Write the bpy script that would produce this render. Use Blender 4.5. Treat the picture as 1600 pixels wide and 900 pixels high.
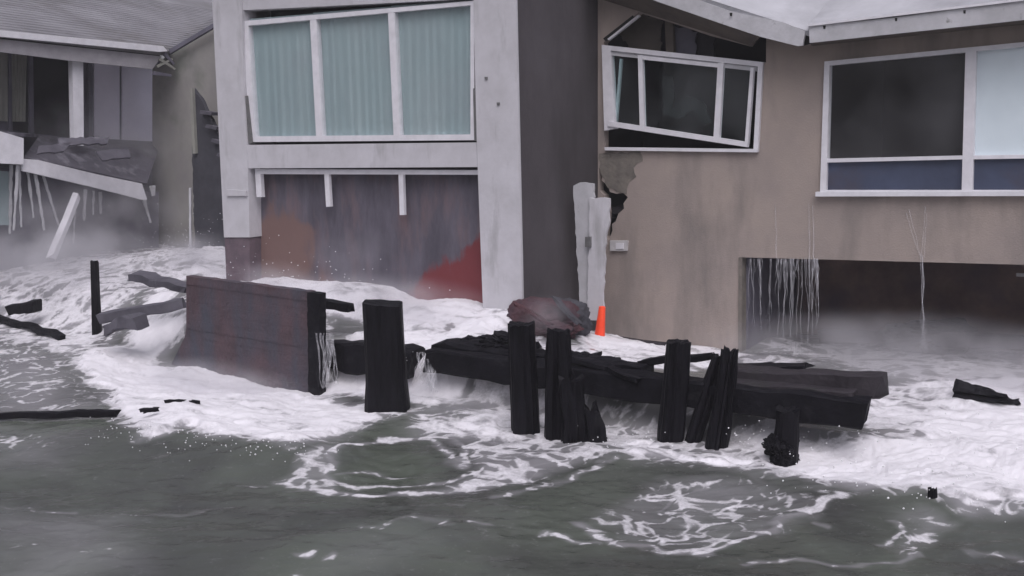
import bpy, bmesh, math, random
import numpy as np
from mathutils import Vector, Matrix, geometry, noise as mnoise

random.seed(7)
SC = bpy.context.scene
COL = SC.collection
for o in list(bpy.data.objects):
    bpy.data.objects.remove(o)

# ------------------------------------------------------------------ camera
F, CX, CY = 1618.0, 800.0, 450.0
CAMZ = 3.4
_d = np.array([180.0, 11450.0, 1618.0]); _d /= np.linalg.norm(_d)      # world down, in camera axes
AZ = -_d
AY = np.array([0, 0, 1.0]) - _d * _d[2]; AY /= np.linalg.norm(AY)
AX = np.cross(AY, AZ)
if AX[0] < 0: AX = -AX
R = np.array([AX, AY, AZ])                                               # camera axes -> world
cam_d = bpy.data.cameras.new('camera'); cam = bpy.data.objects.new('camera', cam_d)
COL.objects.link(cam)
cam_d.sensor_width = 36.0; cam_d.lens = F / 1600 * 36.0
cam_d.clip_start = 0.1; cam_d.clip_end = 3000
M = Matrix.Identity(4)
rt, up, bk = R @ np.array([1, 0, 0]), R @ np.array([0, -1, 0]), R @ np.array([0, 0, -1])
for i in range(3):
    M[i][0], M[i][1], M[i][2] = rt[i], up[i], bk[i]
M[2][3] = CAMZ
cam.matrix_world = M
SC.camera = cam

# ------------------------------------------------------------------ world, sun, exposure
SUN_DIR = Vector((0.05, -0.62, 0.95)).normalized()                      # towards the sun
w = bpy.data.worlds.new('World'); SC.world = w; w.use_nodes = True
nt = w.node_tree; nt.nodes.clear()
wo = nt.nodes.new('ShaderNodeOutputWorld'); bg = nt.nodes.new('ShaderNodeBackground')
sky = nt.nodes.new('ShaderNodeTexSky'); sky.sky_type = 'NISHITA'; sky.sun_disc = False
sky.sun_elevation = math.asin(SUN_DIR.z); sky.sun_rotation = math.atan2(SUN_DIR.x, SUN_DIR.y)
sky.dust_density = 6.0; sky.air_density = 1.2
hs = nt.nodes.new('ShaderNodeHueSaturation'); hs.inputs['Saturation'].default_value = 0.22
mx = nt.nodes.new('ShaderNodeMix'); mx.data_type = 'RGBA'; mx.blend_type = 'MULTIPLY'
mx.inputs[0].default_value = 1.0; mx.inputs[7].default_value = (1.0, 0.972, 1.085, 1)
nt.links.new(sky.outputs[0], hs.inputs['Color']); nt.links.new(hs.outputs[0], mx.inputs[6])
nt.links.new(mx.outputs[2], bg.inputs['Color']); nt.links.new(bg.outputs[0], wo.inputs['Surface'])
bg.inputs['Strength'].default_value = 0.10
sl = bpy.data.lights.new('sun', 'SUN'); sl.energy = 0.9; sl.angle = math.radians(55); sl.color = (1.0, 0.97, 0.95)
so = bpy.data.objects.new('sun', sl); COL.objects.link(so)
so.rotation_euler = (-SUN_DIR).to_track_quat('-Z', 'Y').to_euler(); so.location = (-8, -8, 14)
SC.view_settings.view_transform = 'Standard'; SC.view_settings.look = 'None'
SC.view_settings.gamma = 1.0; SC.view_settings.exposure = 0.2
SC.render.engine = 'CYCLES'
SC.cycles.volume_step_rate = 2.0; SC.cycles.volume_bounces = 1

# ------------------------------------------------------------------ geometry helpers
def ray(px, py):
    r = R @ np.array([px - CX, py - CY, F]); return Vector(r)
C0 = Vector((0, 0, CAMZ))
def at(px, py, depth):
    r = ray(px, py); return C0 + r * (depth / r.y)
def onz(px, py, z=0.0):
    r = ray(px, py); return C0 + r * ((z - CAMZ) / r.z)
class Plane:
    def __init__(s, o, n): s.o, s.n = Vector(o), Vector(n).normalized()
    def hit(s, p, off=0.0):
        r = ray(*p); o = s.o + s.n * off
        return C0 + r * ((o - C0).dot(s.n) / r.dot(s.n))
ZUP = Vector((0, 0, 1))
_l = ray(-1600, 259); DL = Vector((_l.x, _l.y, 0)).normalized(); DR = -DL   # along the house fronts
N = Vector((DL.y, -DL.x, 0))
if N.y > 0: N = -N                                                        # house fronts face N
TAN = Plane(onz(1155, 548, 0.0), N)
_tj = TAN.hit((934, 400))                                                 # where the tower's side meets the tan wall
# tower corner: walk from the joint towards the viewer until it shows at x=809
def px_of(p):
    c = np.linalg.inv(R) @ np.array(p - C0); return (CX + F * c[0] / c[2], CY + F * c[1] / c[2])
_s = 0.0
while px_of(_tj + N * _s)[0] > 809: _s += 0.01
TOW = Plane(_tj + N * _s, N)
TSIDE = Plane(_tj, DR)
LH = Plane(at(130, 150, 24.0), DR)                                        # the left house shows its flank
GW = Plane(LH.hit((262, 100)), N)

WL = {}
def setp(o, label=None, cat=None, group=None, kind=None):
    if label: o['label'] = label
    if cat: o['category'] = cat
    if group: o['group'] = group
    if kind: o['kind'] = kind
    return o
def thing(name, loc, label, cat, group=None):
    o = bpy.data.objects.new(name, None); COL.objects.link(o); o.empty_display_size = 0.2
    o.location = loc; WL[o] = Vector(loc); return setp(o, label, cat, group)
def link_mesh(name, verts, faces, mat, parent=None, smooth=False, recalc=True, **tags):
    vs = [Vector(v) for v in verts]
    cx = sum((v.x for v in vs)) / len(vs); cy = sum((v.y for v in vs)) / len(vs); cz = min(v.z for v in vs)
    org = Vector((cx, cy, cz))
    me = bpy.data.meshes.new(name); me.from_pydata([v - org for v in vs], [], faces)
    if recalc:
        bm = bmesh.new(); bm.from_mesh(me); bmesh.ops.recalc_face_normals(bm, faces=bm.faces); bm.to_mesh(me); bm.free()
    if smooth:
        me.polygons.foreach_set('use_smooth', [True] * len(me.polygons))
    me.materials.append(mat); me.update()
    o = bpy.data.objects.new(name, me); COL.objects.link(o)
    if parent is not None:
        o.parent = parent; o.location = org - WL[parent]
    else:
        o.location = org
    WL[o] = org
    return setp(o, **tags)

def plate(name, mat, pl, outer, holes=(), t=0.1, off=0.0, parent=None, wob=0.0, **tags):
    loops = []
    for lp in [outer] + list(holes):
        pts = []
        m = len(lp)
        for i in range(m):
            a, b = lp[i], lp[(i + 1) % m]
            pts.append(pl.hit(a, off))
            if wob:
                d = math.hypot(b[0] - a[0], b[1] - a[1]); k = int(d / 7)
                for j in range(1, k):
                    f = j / k
                    pts.append(pl.hit((a[0] + (b[0] - a[0]) * f + random.uniform(-wob, wob),
                                       a[1] + (b[1] - a[1]) * f + random.uniform(-wob, wob)), off))
        loops.append(pts)
    V = [v for lp in loops for v in lp]; n = len(V)
    e1 = (V[1] - V[0]).normalized(); e2 = pl.n.cross(e1)
    P2 = [Vector(((v - V[0]).dot(e1), (v - V[0]).dot(e2))) for v in V]
    rng, k0 = [], 0
    for lp in loops: rng.append(list(range(k0, k0 + len(lp)))); k0 += len(lp)
    edges = [(r[i], r[(i + 1) % len(r)]) for r in rng for i in range(len(r))]
    cv, _e, cf, ov, _oe, _of = geometry.delaunay_2d_cdt(P2, edges, [], 0, 1e-6)
    back = {}
    for i, src in enumerate(ov):
        if src: back[i] = src[0]
    def inp(q, r):
        c = False
        for i in range(len(r)):
            a, b = P2[r[i]], P2[r[(i + 1) % len(r)]]
            if (a.y > q.y) != (b.y > q.y) and q.x < (b.x - a.x) * (q.y - a.y) / (b.y - a.y) + a.x: c = not c
        return c
    tris = []
    for f in cf:
        q = (cv[f[0]] + cv[f[1]] + cv[f[2]]) / 3
        if inp(q, rng[0]) and not any(inp(q, r) for r in rng[1:]) and all(i in back for i in f): tris.append([back[i] for i in f])
    verts = V + [v - pl.n * t for v in V]
    faces = [tuple(f) for f in tris] + [tuple(i + n for i in reversed(f)) for f in tris]
    k = 0
    for lp in loops:
        m = len(lp)
        for i in range(m):
            a, b = k + i, k + (i + 1) % m
            faces.append((a, b, b + n, a + n))
        k += m
    return link_mesh(name, verts, faces, mat, parent, **tags)
def bar(name, mat, pl, a, b, wpx, t=0.06, off=0.0, parent=None, wpx2=None, **tags):
    """a straight board on a plane from pixel a to pixel b, wpx wide"""
    dx, dy = b[0] - a[0], b[1] - a[1]; L = math.hypot(dx, dy); nx, ny = -dy / L, dx / L
    h, h2 = wpx / 2, (wpx2 or wpx) / 2
    q = [(a[0] + nx * h, a[1] + ny * h), (b[0] + nx * h2, b[1] + ny * h2), (b[0] - nx * h2, b[1] - ny * h2), (a[0] - nx * h, a[1] - ny * h)]
    return plate(name, mat, pl, q, t=t, off=off, parent=parent, **tags)
def frame_loop(q, w):
    """inner quad of a frame, q = corners tl,tr,br,bl; w = widths l,t,r,b"""
    (a, b, c, d) = q; l, tp, r, bt = w
    return [(a[0] + l, a[1] + tp), (b[0] - r, b[1] + tp), (c[0] - r, c[1] - bt), (d[0] + l, d[1] - bt)]
def quad_slab(name, mat, pts, thick, parent=None, **tags):
    """slab from 4 world points, thickened along the normal"""
    p = [Vector(x) for x in pts]; n = (p[1] - p[0]).cross(p[3] - p[0]).normalized() * thick
    v = p + [x + n for x in p]
    f = [(0, 1, 2, 3), (7, 6, 5, 4), (0, 4, 5, 1), (1, 5, 6, 2), (2, 6, 7, 3), (3, 7, 4, 0)]
    return link_mesh(name, v, f, mat, parent, **tags)
def timber(name, mat, a, b, w, h, parent=None, n=10, jit=0.012, upv=ZUP, ends=0.05, **tags):
    """rough-sawn timber, section w x h with worn arrises, from a to b"""
    a, b = Vector(a), Vector(b); ax = (b - a).normalized(); sd = ax.cross(upv).normalized(); u = sd.cross(ax)
    c = 0.22
    prof = [(-.5 + c * .4, -.5), (.5 - c * .4, -.5), (.5, -.5 + c * .4), (.5, .5 - c * .4), (.5 - c * .4, .5), (-.5 + c * .4, .5), (-.5, .5 - c * .4), (-.5, -.5 + c * .4)]
    vs, fs = [], []; m = len(prof); sx = random.uniform(0, 50)
    for i in range(n + 1):
        f = i / n; ctr = a + (b - a) * f
        for j, (x, y) in enumerate(prof):
            q = ctr + sd * (x * w) + u * (y * h)
            nz = mnoise.noise_vector(q * 2.3 + Vector((sx, 0, 0)))
            q = q + nz * jit * 2 + Vector((random.uniform(-jit, jit), random.uniform(-jit, jit), random.uniform(-jit, jit))) * .6
            if i in (0, n): q = q + ax * random.uniform(-ends, ends)
            vs.append(q)
    for i in range(n):
        for j in range(m):
            fs.append((i * m + j, i * m + (j + 1) % m, (i + 1) * m + (j + 1) % m, (i + 1) * m + j))
    fs.append(tuple(range(m))); fs.append(tuple(n * m + j for j in reversed(range(m))))
    return link_mesh(name, vs, fs, mat, parent, **tags)
def pile(name, mat, base, top, r0, r1, parent=None, square=0.0, rows=16, sides=20, jit=0.02, dip=0.05, tilt_top=0.0, shape=None, **tags):
    """worn driven pile: lobed section, splits down the grain, uneven broken top"""
    base, top = Vector(base), Vector(top); ax = (top - base).normalized()
    sd = ax.cross(Vector((0, 1, 0))).normalized(); fd = sd.cross(ax)
    if sd.x < 0: sd = -sd
    s = random.uniform(0, 100); vs, fs = [], []
    groove = [random.choice((0, 0, 0, -1, .4)) * jit for _ in range(sides)]
    for i in range(rows + 1):
        f = i / rows; rr = r0 + (r1 - r0) * f
        if shape: rr = shape(f)
        ctr = base.lerp(top, f)
        for j in range(sides):
            t = 2 * math.pi * j / sides; c, sn = math.cos(t), math.sin(t)
            k = 1.0
            if square:
                k = (1 - square) + square * min(1 / max(abs(c), 1e-6), 1 / max(abs(sn), 1e-6)) 
            r = rr * k + groove[j] + jit * mnoise.noise(Vector((c * 1.5 + s, sn * 1.5, f * 4)))
            q = ctr + sd * (c * r) + fd * (sn * r)
            if i == rows: q = q + ax * (dip * mnoise.noise(Vector((c * 2 + s, sn * 2, 9))) + tilt_top * c)
            vs.append(q)
    m = sides
    for i in range(rows):
        for j in range(m):
            fs.append((i * m + j, i * m + (j + 1) % m, (i + 1) * m + (j + 1) % m, (i + 1) * m + j))
    ctr = base.lerp(top, 1.0) - ax * 0.03; vs.append(ctr); k = len(vs) - 1
    for j in range(m): fs.append((rows * m + j, rows * m + (j + 1) % m, k))
    fs.append(tuple(reversed(range(m))))
    return link_mesh(name, vs, fs, mat, parent, **tags)
def strands(name, mat, list_, parent=None, **tags):
    """thin irregular tapering strands joined in one mesh; list_ of (top, bottom, r0, r1, wander)"""
    vs, fs = [], []
    for (a, b, r0, r1, wn) in list_:
        a, b = Vector(a), Vector(b); n = 12; k0 = len(vs); s = random.uniform(0, 100)
        for i in range(n + 1):
            f = i / n; c = a.lerp(b, f)
            wv = mnoise.noise_vector(Vector((s, f * 3, 0))) * wn * f ** .6
            c = c + Vector((wv.x, wv.y, 0)); r = (r0 + (r1 - r0) * f) * (1 + .5 * mnoise.noise(Vector((s, f * 9, 4))))
            for j in range(5):
                t = 2 * math.pi * j / 5; vs.append(c + Vector((math.cos(t) * r, math.sin(t) * r, 0)))
        for i in range(n):
            for j in range(5):
                fs.append((k0 + i * 5 + j, k0 + i * 5 + (j + 1) % 5, k0 + (i + 1) * 5 + (j + 1) % 5, k0 + (i + 1) * 5 + j))
    return link_mesh(name, vs, fs, mat, parent, smooth=True, **tags)
def pleats(name, mat, pl, q, off, amp, waves, parent=None, nx=90, ny=6, **tags):
    tl, tr, br, bl = q; vs, fs = [], []; ph = random.uniform(0, 9)
    for j in range(ny + 1):
        g = j / ny
        for i in range(nx + 1):
            f = i / nx
            x = (tl[0] * (1 - f) + tr[0] * f) * (1 - g) + (bl[0] * (1 - f) + br[0] * f) * g
            y = (tl[1] * (1 - f) + tr[1] * f) * (1 - g) + (bl[1] * (1 - f) + br[1] * f) * g
            d = math.sin(f * waves * 6.283 + ph + 1.6 * mnoise.noise(Vector((f * 7, g * .8, ph))))
            vs.append(pl.hit((x, y), off + amp * d * (.7 + .3 * mnoise.noise(Vector((f * 11, ph, 0))))))
    for j in range(ny):
        for i in range(nx):
            a = j * (nx + 1) + i; fs.append((a, a + 1, a + nx + 2, a + nx + 1))
    return link_mesh(name, vs, fs, mat, parent, smooth=True, recalc=False, **tags)
def lump(name, mat, ctr, rx, ry, rz, parent=None, amp=.3, freq=1.6, **tags):
    bm = bmesh.new(); bmesh.ops.create_icosphere(bm, subdivisions=5, radius=1.0); s = random.uniform(0, 99)
    for v in bm.verts:
        k = 1 + amp * mnoise.fractal(v.co * freq + Vector((s, 0, 0)), 0.7, 2.1, 6)
        v.co = Vector((v.co.x * rx, v.co.y * ry, v.co.z * rz)) * k + Vector(ctr)
    bm.verts.index_update()
    vs = [v.co.copy() for v in bm.verts]; fs = [tuple(v.index for v in f.verts) for f in bm.faces]; bm.free()
    return link_mesh(name, vs, fs, mat, parent, **tags)

# ------------------------------------------------------------------ materials
def lin(r, g, b):
    f = lambda c: (c / 255 / 12.92) if c / 255 <= .04045 else ((c / 255 + .055) / 1.055) ** 2.4
    return (f(r), f(g), f(b), 1)
def mk(name, c1, c2, scale=3.0, rough=.8, bump=.2, stretch=(1, 1, 1), c3=None, c3_scale=1.2, c3_lo=.55, c3_hi=.7, spec=.3, detail=6, bscale=None, bdist=.02, c3_stretch=None):
    m = bpy.data.materials.new(name); m.use_nodes = True; t = m.node_tree; L = t.links.new
    b = t.nodes['Principled BSDF']
    g = t.nodes.new('ShaderNodeNewGeometry')
    mp = t.nodes.new('ShaderNodeMapping'); mp.inputs['Scale'].default_value = stretch; L(g.outputs['Position'], mp.inputs['Vector'])
    n1 = t.nodes.new('ShaderNodeTexNoise'); n1.inputs['Scale'].default_value = scale; n1.inputs['Detail'].default_value = detail; n1.inputs['Roughness'].default_value = .65
    L(mp.outputs[0], n1.inputs['Vector'])
    rp = t.nodes.new('ShaderNodeMapRange'); rp.inputs[1].default_value = .32; rp.inputs[2].default_value = .68
    L(n1.outputs['Fac'], rp.inputs[0])
    mix = t.nodes.new('ShaderNodeMix'); mix.data_type = 'RGBA'; mix.inputs[6].default_value = c1; mix.inputs[7].default_value = c2
    L(rp.outputs[0], mix.inputs[0]); out = mix.outputs[2]
    if c3:
        mp3 = t.nodes.new('ShaderNodeMapping'); mp3.inputs['Scale'].default_value = c3_stretch or stretch; mp3.inputs['Location'].default_value = (7, 3, 1)
        L(g.outputs['Position'], mp3.inputs['Vector'])
        n3 = t.nodes.new('ShaderNodeTexNoise'); n3.inputs['Scale'].default_value = c3_scale; n3.inputs['Detail'].default_value = 7; n3.inputs['Roughness'].default_value = .6
        L(mp3.outputs[0], n3.inputs['Vector'])
        r3 = t.nodes.new('ShaderNodeMapRange'); r3.inputs[1].default_value = c3_lo; r3.inputs[2].default_value = c3_hi; L(n3.outputs['Fac'], r3.inputs[0])
        m3 = t.nodes.new('ShaderNodeMix'); m3.data_type = 'RGBA'; m3.inputs[7].default_value = c3; L(out, m3.inputs[6]); L(r3.outputs[0], m3.inputs[0]); out = m3.outputs[2]
    L(out, b.inputs['Base Color'])
    b.inputs['Roughness'].default_value = rough; b.inputs['Specular IOR Level'].default_value = spec
    if bump:
        n2 = t.nodes.new('ShaderNodeTexNoise'); n2.inputs['Scale'].default_value = bscale or scale * 6; n2.inputs['Detail'].default_value = 5
        L(mp.outputs[0], n2.inputs['Vector'])
        bp = t.nodes.new('ShaderNodeBump'); bp.inputs['Strength'].default_value = bump; bp.inputs['Distance'].default_value = bdist
        L(n2.outputs['Fac'], bp.inputs['Height']); L(bp.outputs[0], b.inputs['Normal'])
    return m
def g3(v, r=1, g=1, b=1): return (v * r, v * g, v * b, 1)
MT = {}
MT['white'] = mk('weathered_white_paint', g3(.56, 1, .985, 1.04), g3(.47, 1, .985, 1.03), 2.2, .7, .15, c3=g3(.30, 1, .99, 1.0), c3_scale=1.3, c3_lo=.56, c3_hi=.8, c3_stretch=(2.5, 2.5, .5))
MT['trim'] = mk('white_trim_paint', g3(.74, 1, .99, 1.04), g3(.62, 1, .99, 1.04), 5, .5, .08)
MT['roof_white'] = mk('pale_roof_membrane', g3(.46, 1, 1.01, 1.07), g3(.36, 1, 1.01, 1.07), 1.2, .6, .2, c3=g3(.28, 1, 1, 1.07), c3_scale=.9, c3_lo=.5, c3_hi=.75)
MT['fascia'] = mk('grey_white_fascia_paint', g3(.52, 1, 1, 1.05), g3(.4, 1, 1, 1.04), 3, .65, .2, c3=g3(.24), c3_scale=6, c3_lo=.64, c3_hi=.72)
MT['fascia_old'] = mk('old_fascia_paint', g3(.36, 1.02, .98, 1.04), g3(.28, 1.02, .98, 1.04), 3, .7, .2)
MT['shingle'] = mk('wet_grey_shingle', g3(.25, 1, .98, 1.05), g3(.155, 1, .98, 1.04), .8, .55, .3, c3=g3(.12, 1.05, 1, .98), c3_scale=.5, c3_lo=.5, c3_hi=.72)
MT['tan'] = mk('tan_stucco', lin(160, 148, 140), lin(147, 137, 132), 1.1, .9, .35, bscale=40, bdist=.012, c3=lin(116, 111, 108), c3_scale=.8, c3_lo=.48, c3_hi=.75, c3_stretch=(1.8, 1.8, .5))
MT['plaster'] = mk('bare_plaster', lin(128, 122, 114), lin(96, 92, 88), 4, .95, .5, bscale=18)
MT['side'] = mk('dark_grey_wall', lin(86, 82, 86), lin(72, 68, 71), .7, .85, .25, bscale=30, bdist=.01, c3=lin(60, 57, 59), c3_scale=.5, c3_lo=.42, c3_hi=.7, c3_stretch=(1.6, 1.6, .4))
MT['panelgrey'] = mk('stained_grey_panel', lin(104, 99, 104), lin(84, 78, 84), 1.6, .8, .3, c3=lin(112, 84, 84), c3_scale=1.0, c3_lo=.5, c3_hi=.7)
MT['red'] = mk('faded_red_siding', lin(132, 56, 58), lin(104, 50, 54), 1.8, .8, .3, c3=lin(90, 66, 68), c3_scale=1.4, c3_lo=.52, c3_hi=.75)
MT['redbrown'] = mk('red_brown_siding', lin(122, 82, 76), lin(98, 76, 74), 1.9, .85, .3, c3=lin(84, 76, 78), c3_scale=1.2, c3_lo=.5, c3_hi=.72)
MT['base'] = mk('mauve_base_paint', lin(108, 94, 101), lin(90, 80, 87), 5, .9, .4)
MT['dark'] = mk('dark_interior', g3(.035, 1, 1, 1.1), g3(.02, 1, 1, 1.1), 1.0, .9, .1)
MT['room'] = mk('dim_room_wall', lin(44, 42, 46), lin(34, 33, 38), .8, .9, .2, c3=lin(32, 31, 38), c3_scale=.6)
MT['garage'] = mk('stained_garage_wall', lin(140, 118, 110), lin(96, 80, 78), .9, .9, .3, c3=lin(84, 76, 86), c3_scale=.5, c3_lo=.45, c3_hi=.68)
MT['curtain'] = mk('teal_curtain', lin(158, 173, 175), lin(142, 160, 163), 1.5, .9, .1, stretch=(1, 1, .15))
MT['blind'] = mk('pale_roller_blind', lin(232, 240, 245), lin(222, 231, 237), 1.0, .85, .2, bscale=2.5, bdist=.06)
MT['pane_reflection'] = mk('blue_painted_reflection', lin(74, 82, 104), lin(64, 70, 88), 1.4, .4, .1, c3=lin(72, 72, 86), c3_scale=1.2)  # bluish reflection in the lower panes, put into the base colour
MT['soffit'] = mk('brown_grey_soffit', lin(104, 96, 88), lin(84, 78, 74), 2, .85, .3, stretch=(1, 1, 1))
MT['pile'] = mk('tarred_wet_timber', g3(.003, 1, .92, 1.35), g3(.010, 1, .94, 1.3), 6, .5, .6, stretch=(3, 3, .3), bscale=14, bdist=.03, spec=.12)
MT['beam'] = mk('wet_black_timber', g3(.005, 1, .95, 1.35), g3(.011, 1, .95, 1.3), 4, .6, .5, spec=.10, bscale=12, bdist=.03, c3=g3(.022, 1, .98, 1.15), c3_scale=3, c3_lo=.58, c3_hi=.75)
MT['brownbeam'] = mk('wet_brown_timber', g3(.024, 1.06, .92, 1.1), g3(.038, 1.06, .92, 1.08), 3, .65, .5, spec=.2, bscale=14, bdist=.03, c3=g3(.03), c3_scale=2.5)
MT['seawall'] = mk('weathered_mauve_plank', lin(90, 73, 78), lin(64, 53, 58), 2.6, .6, .6, bscale=16, bdist=.04, c3=lin(68, 70, 80), c3_scale=1.6, c3_lo=.42, c3_hi=.66, c3_stretch=(1.4, 1.4, .5))
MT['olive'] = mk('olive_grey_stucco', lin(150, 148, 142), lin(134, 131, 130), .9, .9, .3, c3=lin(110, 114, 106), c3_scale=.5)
MT['leftpanel'] = mk('grey_door_panel', lin(236, 232, 245), lin(220, 216, 230), 1.2, .7, .1)
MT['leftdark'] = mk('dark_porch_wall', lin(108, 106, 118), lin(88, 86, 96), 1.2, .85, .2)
MT['olivecurtain'] = mk('olive_grey_curtain', lin(150, 150, 142), lin(130, 130, 124), 1.2, .9, .1)
MT['deck'] = mk('wrecked_deck_board', lin(92, 90, 98), lin(72, 70, 78), 2.2, .8, .4, c3=lin(128, 126, 134), c3_scale=1.6, c3_lo=.55, c3_hi=.7)
MT['stair'] = mk('dark_wet_stair_board', lin(72, 72, 78), lin(56, 56, 62), 2, .85, .3)
MT['heap'] = mk('dark_red_wreckage', lin(82, 52, 56), lin(62, 50, 58), 2.2, .85, .6, bscale=12, bdist=.08, c3=lin(62, 58, 64), c3_scale=2.6)
MT['orange'] = mk('orange_marker_plastic', lin(255, 88, 52), lin(240, 74, 46), 3, .35, .05, spec=.5)
MT['black'] = mk('black_rubber', g3(.012), g3(.02), 5, .6, .2)
def stained():
    m = mk('stained_infill_paint', lin(100, 96, 106), lin(74, 71, 80), 1.8, .8, .25, stretch=(1.6, 1.6, .45), c3=lin(118, 98, 100), c3_scale=1.3, c3_lo=.5, c3_hi=.75)
    t = m.node_tree; L = t.links.new; b = t.nodes['Principled BSDF']; src = b.inputs['Base Color'].links[0].from_socket
    for nm, c in (('brown_paint', lin(114, 92, 88)), ('red_paint', lin(112, 53, 57))):
        a = t.nodes.new('ShaderNodeAttribute'); a.attribute_name = nm; x = t.nodes.new('ShaderNodeMix'); x.data_type = 'RGBA'; x.inputs[7].default_value = c
        ge = t.nodes.new('ShaderNodeNewGeometry'); mp = t.nodes.new('ShaderNodeMapping'); mp.inputs['Scale'].default_value = (2.2, 2.2, .7); L(ge.outputs['Position'], mp.inputs[0])
        nz = t.nodes.new('ShaderNodeTexNoise'); nz.inputs['Scale'].default_value = 2.6; nz.inputs['Detail'].default_value = 9; nz.inputs['Roughness'].default_value = .72; L(mp.outputs[0], nz.inputs['Vector'])
        ma = t.nodes.new('ShaderNodeMath'); ma.operation = 'MULTIPLY_ADD'; ma.inputs[1].default_value = 1.5; ma.inputs[2].default_value = -.75; L(nz.outputs[0], ma.inputs[0])
        sm = t.nodes.new('ShaderNodeMath'); sm.operation = 'ADD'; L(ma.outputs[0], sm.inputs[0]); L(a.outputs['Fac'], sm.inputs[1])
        mr = t.nodes.new('ShaderNodeMapRange'); mr.interpolation_type = 'SMOOTHSTEP'; mr.inputs[1].default_value = .32; mr.inputs[2].default_value = .85; L(sm.outputs[0], mr.inputs[0])
        L(mr.outputs[0], x.inputs[0]); L(src, x.inputs[6]); src = x.outputs[2]
    L(src, b.inputs['Base Color']); return m
MT['stained'] = stained()
MT['ground'] = mk('wet_sand', lin(110, 100, 88), lin(88, 80, 72), .8, .7, .4)
MT['metal'] = mk('dull_grey_metal', g3(.16), g3(.11), 6, .4, .1)
MT['whitebox'] = mk('off_white_plastic', lin(198, 196, 196), lin(180, 178, 180), 9, .5, .05)

def glass(name, tint=(1, 1, 1, 1), grime=.06):
    m = bpy.data.materials.new(name); m.use_nodes = True; t = m.node_tree; L = t.links.new; t.nodes.clear()
    o = t.nodes.new('ShaderNodeOutputMaterial'); tr = t.nodes.new('ShaderNodeBsdfTransparent'); tr.inputs[0].default_value = tint
    gl = t.nodes.new('ShaderNodeBsdfGlossy'); gl.inputs['Roughness'].default_value = .04; gl.inputs['Color'].default_value = (1, 1, 1, 1)
    gg = t.nodes.new('ShaderNodeNewGeometry'); dt = t.nodes.new('ShaderNodeVectorMath'); dt.operation = 'DOT_PRODUCT'; L(gg.outputs['Incoming'], dt.inputs[0]); L(gg.outputs['Normal'], dt.inputs[1])
    ab = t.nodes.new('ShaderNodeMath'); ab.operation = 'ABSOLUTE'; L(dt.outputs['Value'], ab.inputs[0])
    om = t.nodes.new('ShaderNodeMath'); om.operation = 'SUBTRACT'; om.inputs[0].default_value = 1; L(ab.outputs[0], om.inputs[1])
    pw = t.nodes.new('ShaderNodeMath'); pw.operation = 'POWER'; pw.inputs[1].default_value = 5; L(om.outputs[0], pw.inputs[0])
    fr = t.nodes.new('ShaderNodeMath'); fr.operation = 'MULTIPLY_ADD'; fr.inputs[1].default_value = .6; fr.inputs[2].default_value = .018; L(pw.outputs[0], fr.inputs[0])
    mx = t.nodes.new('ShaderNodeMixShader'); L(fr.outputs[0], mx.inputs[0]); L(tr.outputs[0], mx.inputs[1]); L(gl.outputs[0], mx.inputs[2])
    df = t.nodes.new('ShaderNodeBsdfDiffuse'); df.inputs[0].default_value = (.55, .55, .58, 1)
    ge = t.nodes.new('ShaderNodeNewGeometry'); mp = t.nodes.new('ShaderNodeMapping'); mp.inputs['Scale'].default_value = (1, 1, .8); L(ge.outputs['Position'], mp.inputs[0])
    nz = t.nodes.new('ShaderNodeTexNoise'); nz.inputs['Scale'].default_value = 1.1; nz.inputs['Detail'].default_value = 6; L(mp.outputs[0], nz.inputs['Vector'])
    mr = t.nodes.new('ShaderNodeMapRange'); mr.inputs[1].default_value = .4; mr.inputs[2].default_value = .8; mr.inputs[4].default_value = grime * 3; L(nz.outputs[0], mr.inputs[0])
    m2 = t.nodes.new('ShaderNodeMixShader'); L(mr.outputs[0], m2.inputs[0]); L(mx.outputs[0], m2.inputs[1]); L(df.outputs[0], m2.inputs[2])
    L(m2.outputs[0], o.inputs[0]); return m
MT['glass'] = glass('wet_window_glass', (.98, .99, .99, 1), .022)
MT['glass_dirty'] = glass('salt_hazed_glass', (.90, .98, .98, 1), .02)
def watery(name, alpha, col=(.8, .8, .84, 1)):
    m = bpy.data.materials.new(name); m.use_nodes = True; t = m.node_tree; L = t.links.new; t.nodes.clear()
    o = t.nodes.new('ShaderNodeOutputMaterial'); tr = t.nodes.new('ShaderNodeBsdfTransparent'); df = t.nodes.new('ShaderNodeBsdfDiffuse'); df.inputs[0].default_value = col
    mx = t.nodes.new('ShaderNodeMixShader'); ge = t.nodes.new('ShaderNodeNewGeometry'); nz = t.nodes.new('ShaderNodeTexNoise'); nz.inputs['Scale'].default_value = 9; nz.inputs['Detail'].default_value = 3
    L(ge.outputs['Position'], nz.inputs['Vector'])
    mr = t.nodes.new('ShaderNodeMapRange'); mr.inputs[1].default_value = .35; mr.inputs[2].default_value = .7; mr.inputs[3].default_value = alpha * .3; mr.inputs[4].default_value = alpha
    L(nz.outputs[0], mr.inputs[0]); L(mr.outputs[0], mx.inputs[0]); L(tr.outputs[0], mx.inputs[1]); L(df.outputs[0], mx.inputs[2]); L(mx.outputs[0], o.inputs[0]); return m
MT['stream'] = watery('falling_water', .2)
MT['stream2'] = watery('white_falling_water', .85)

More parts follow.
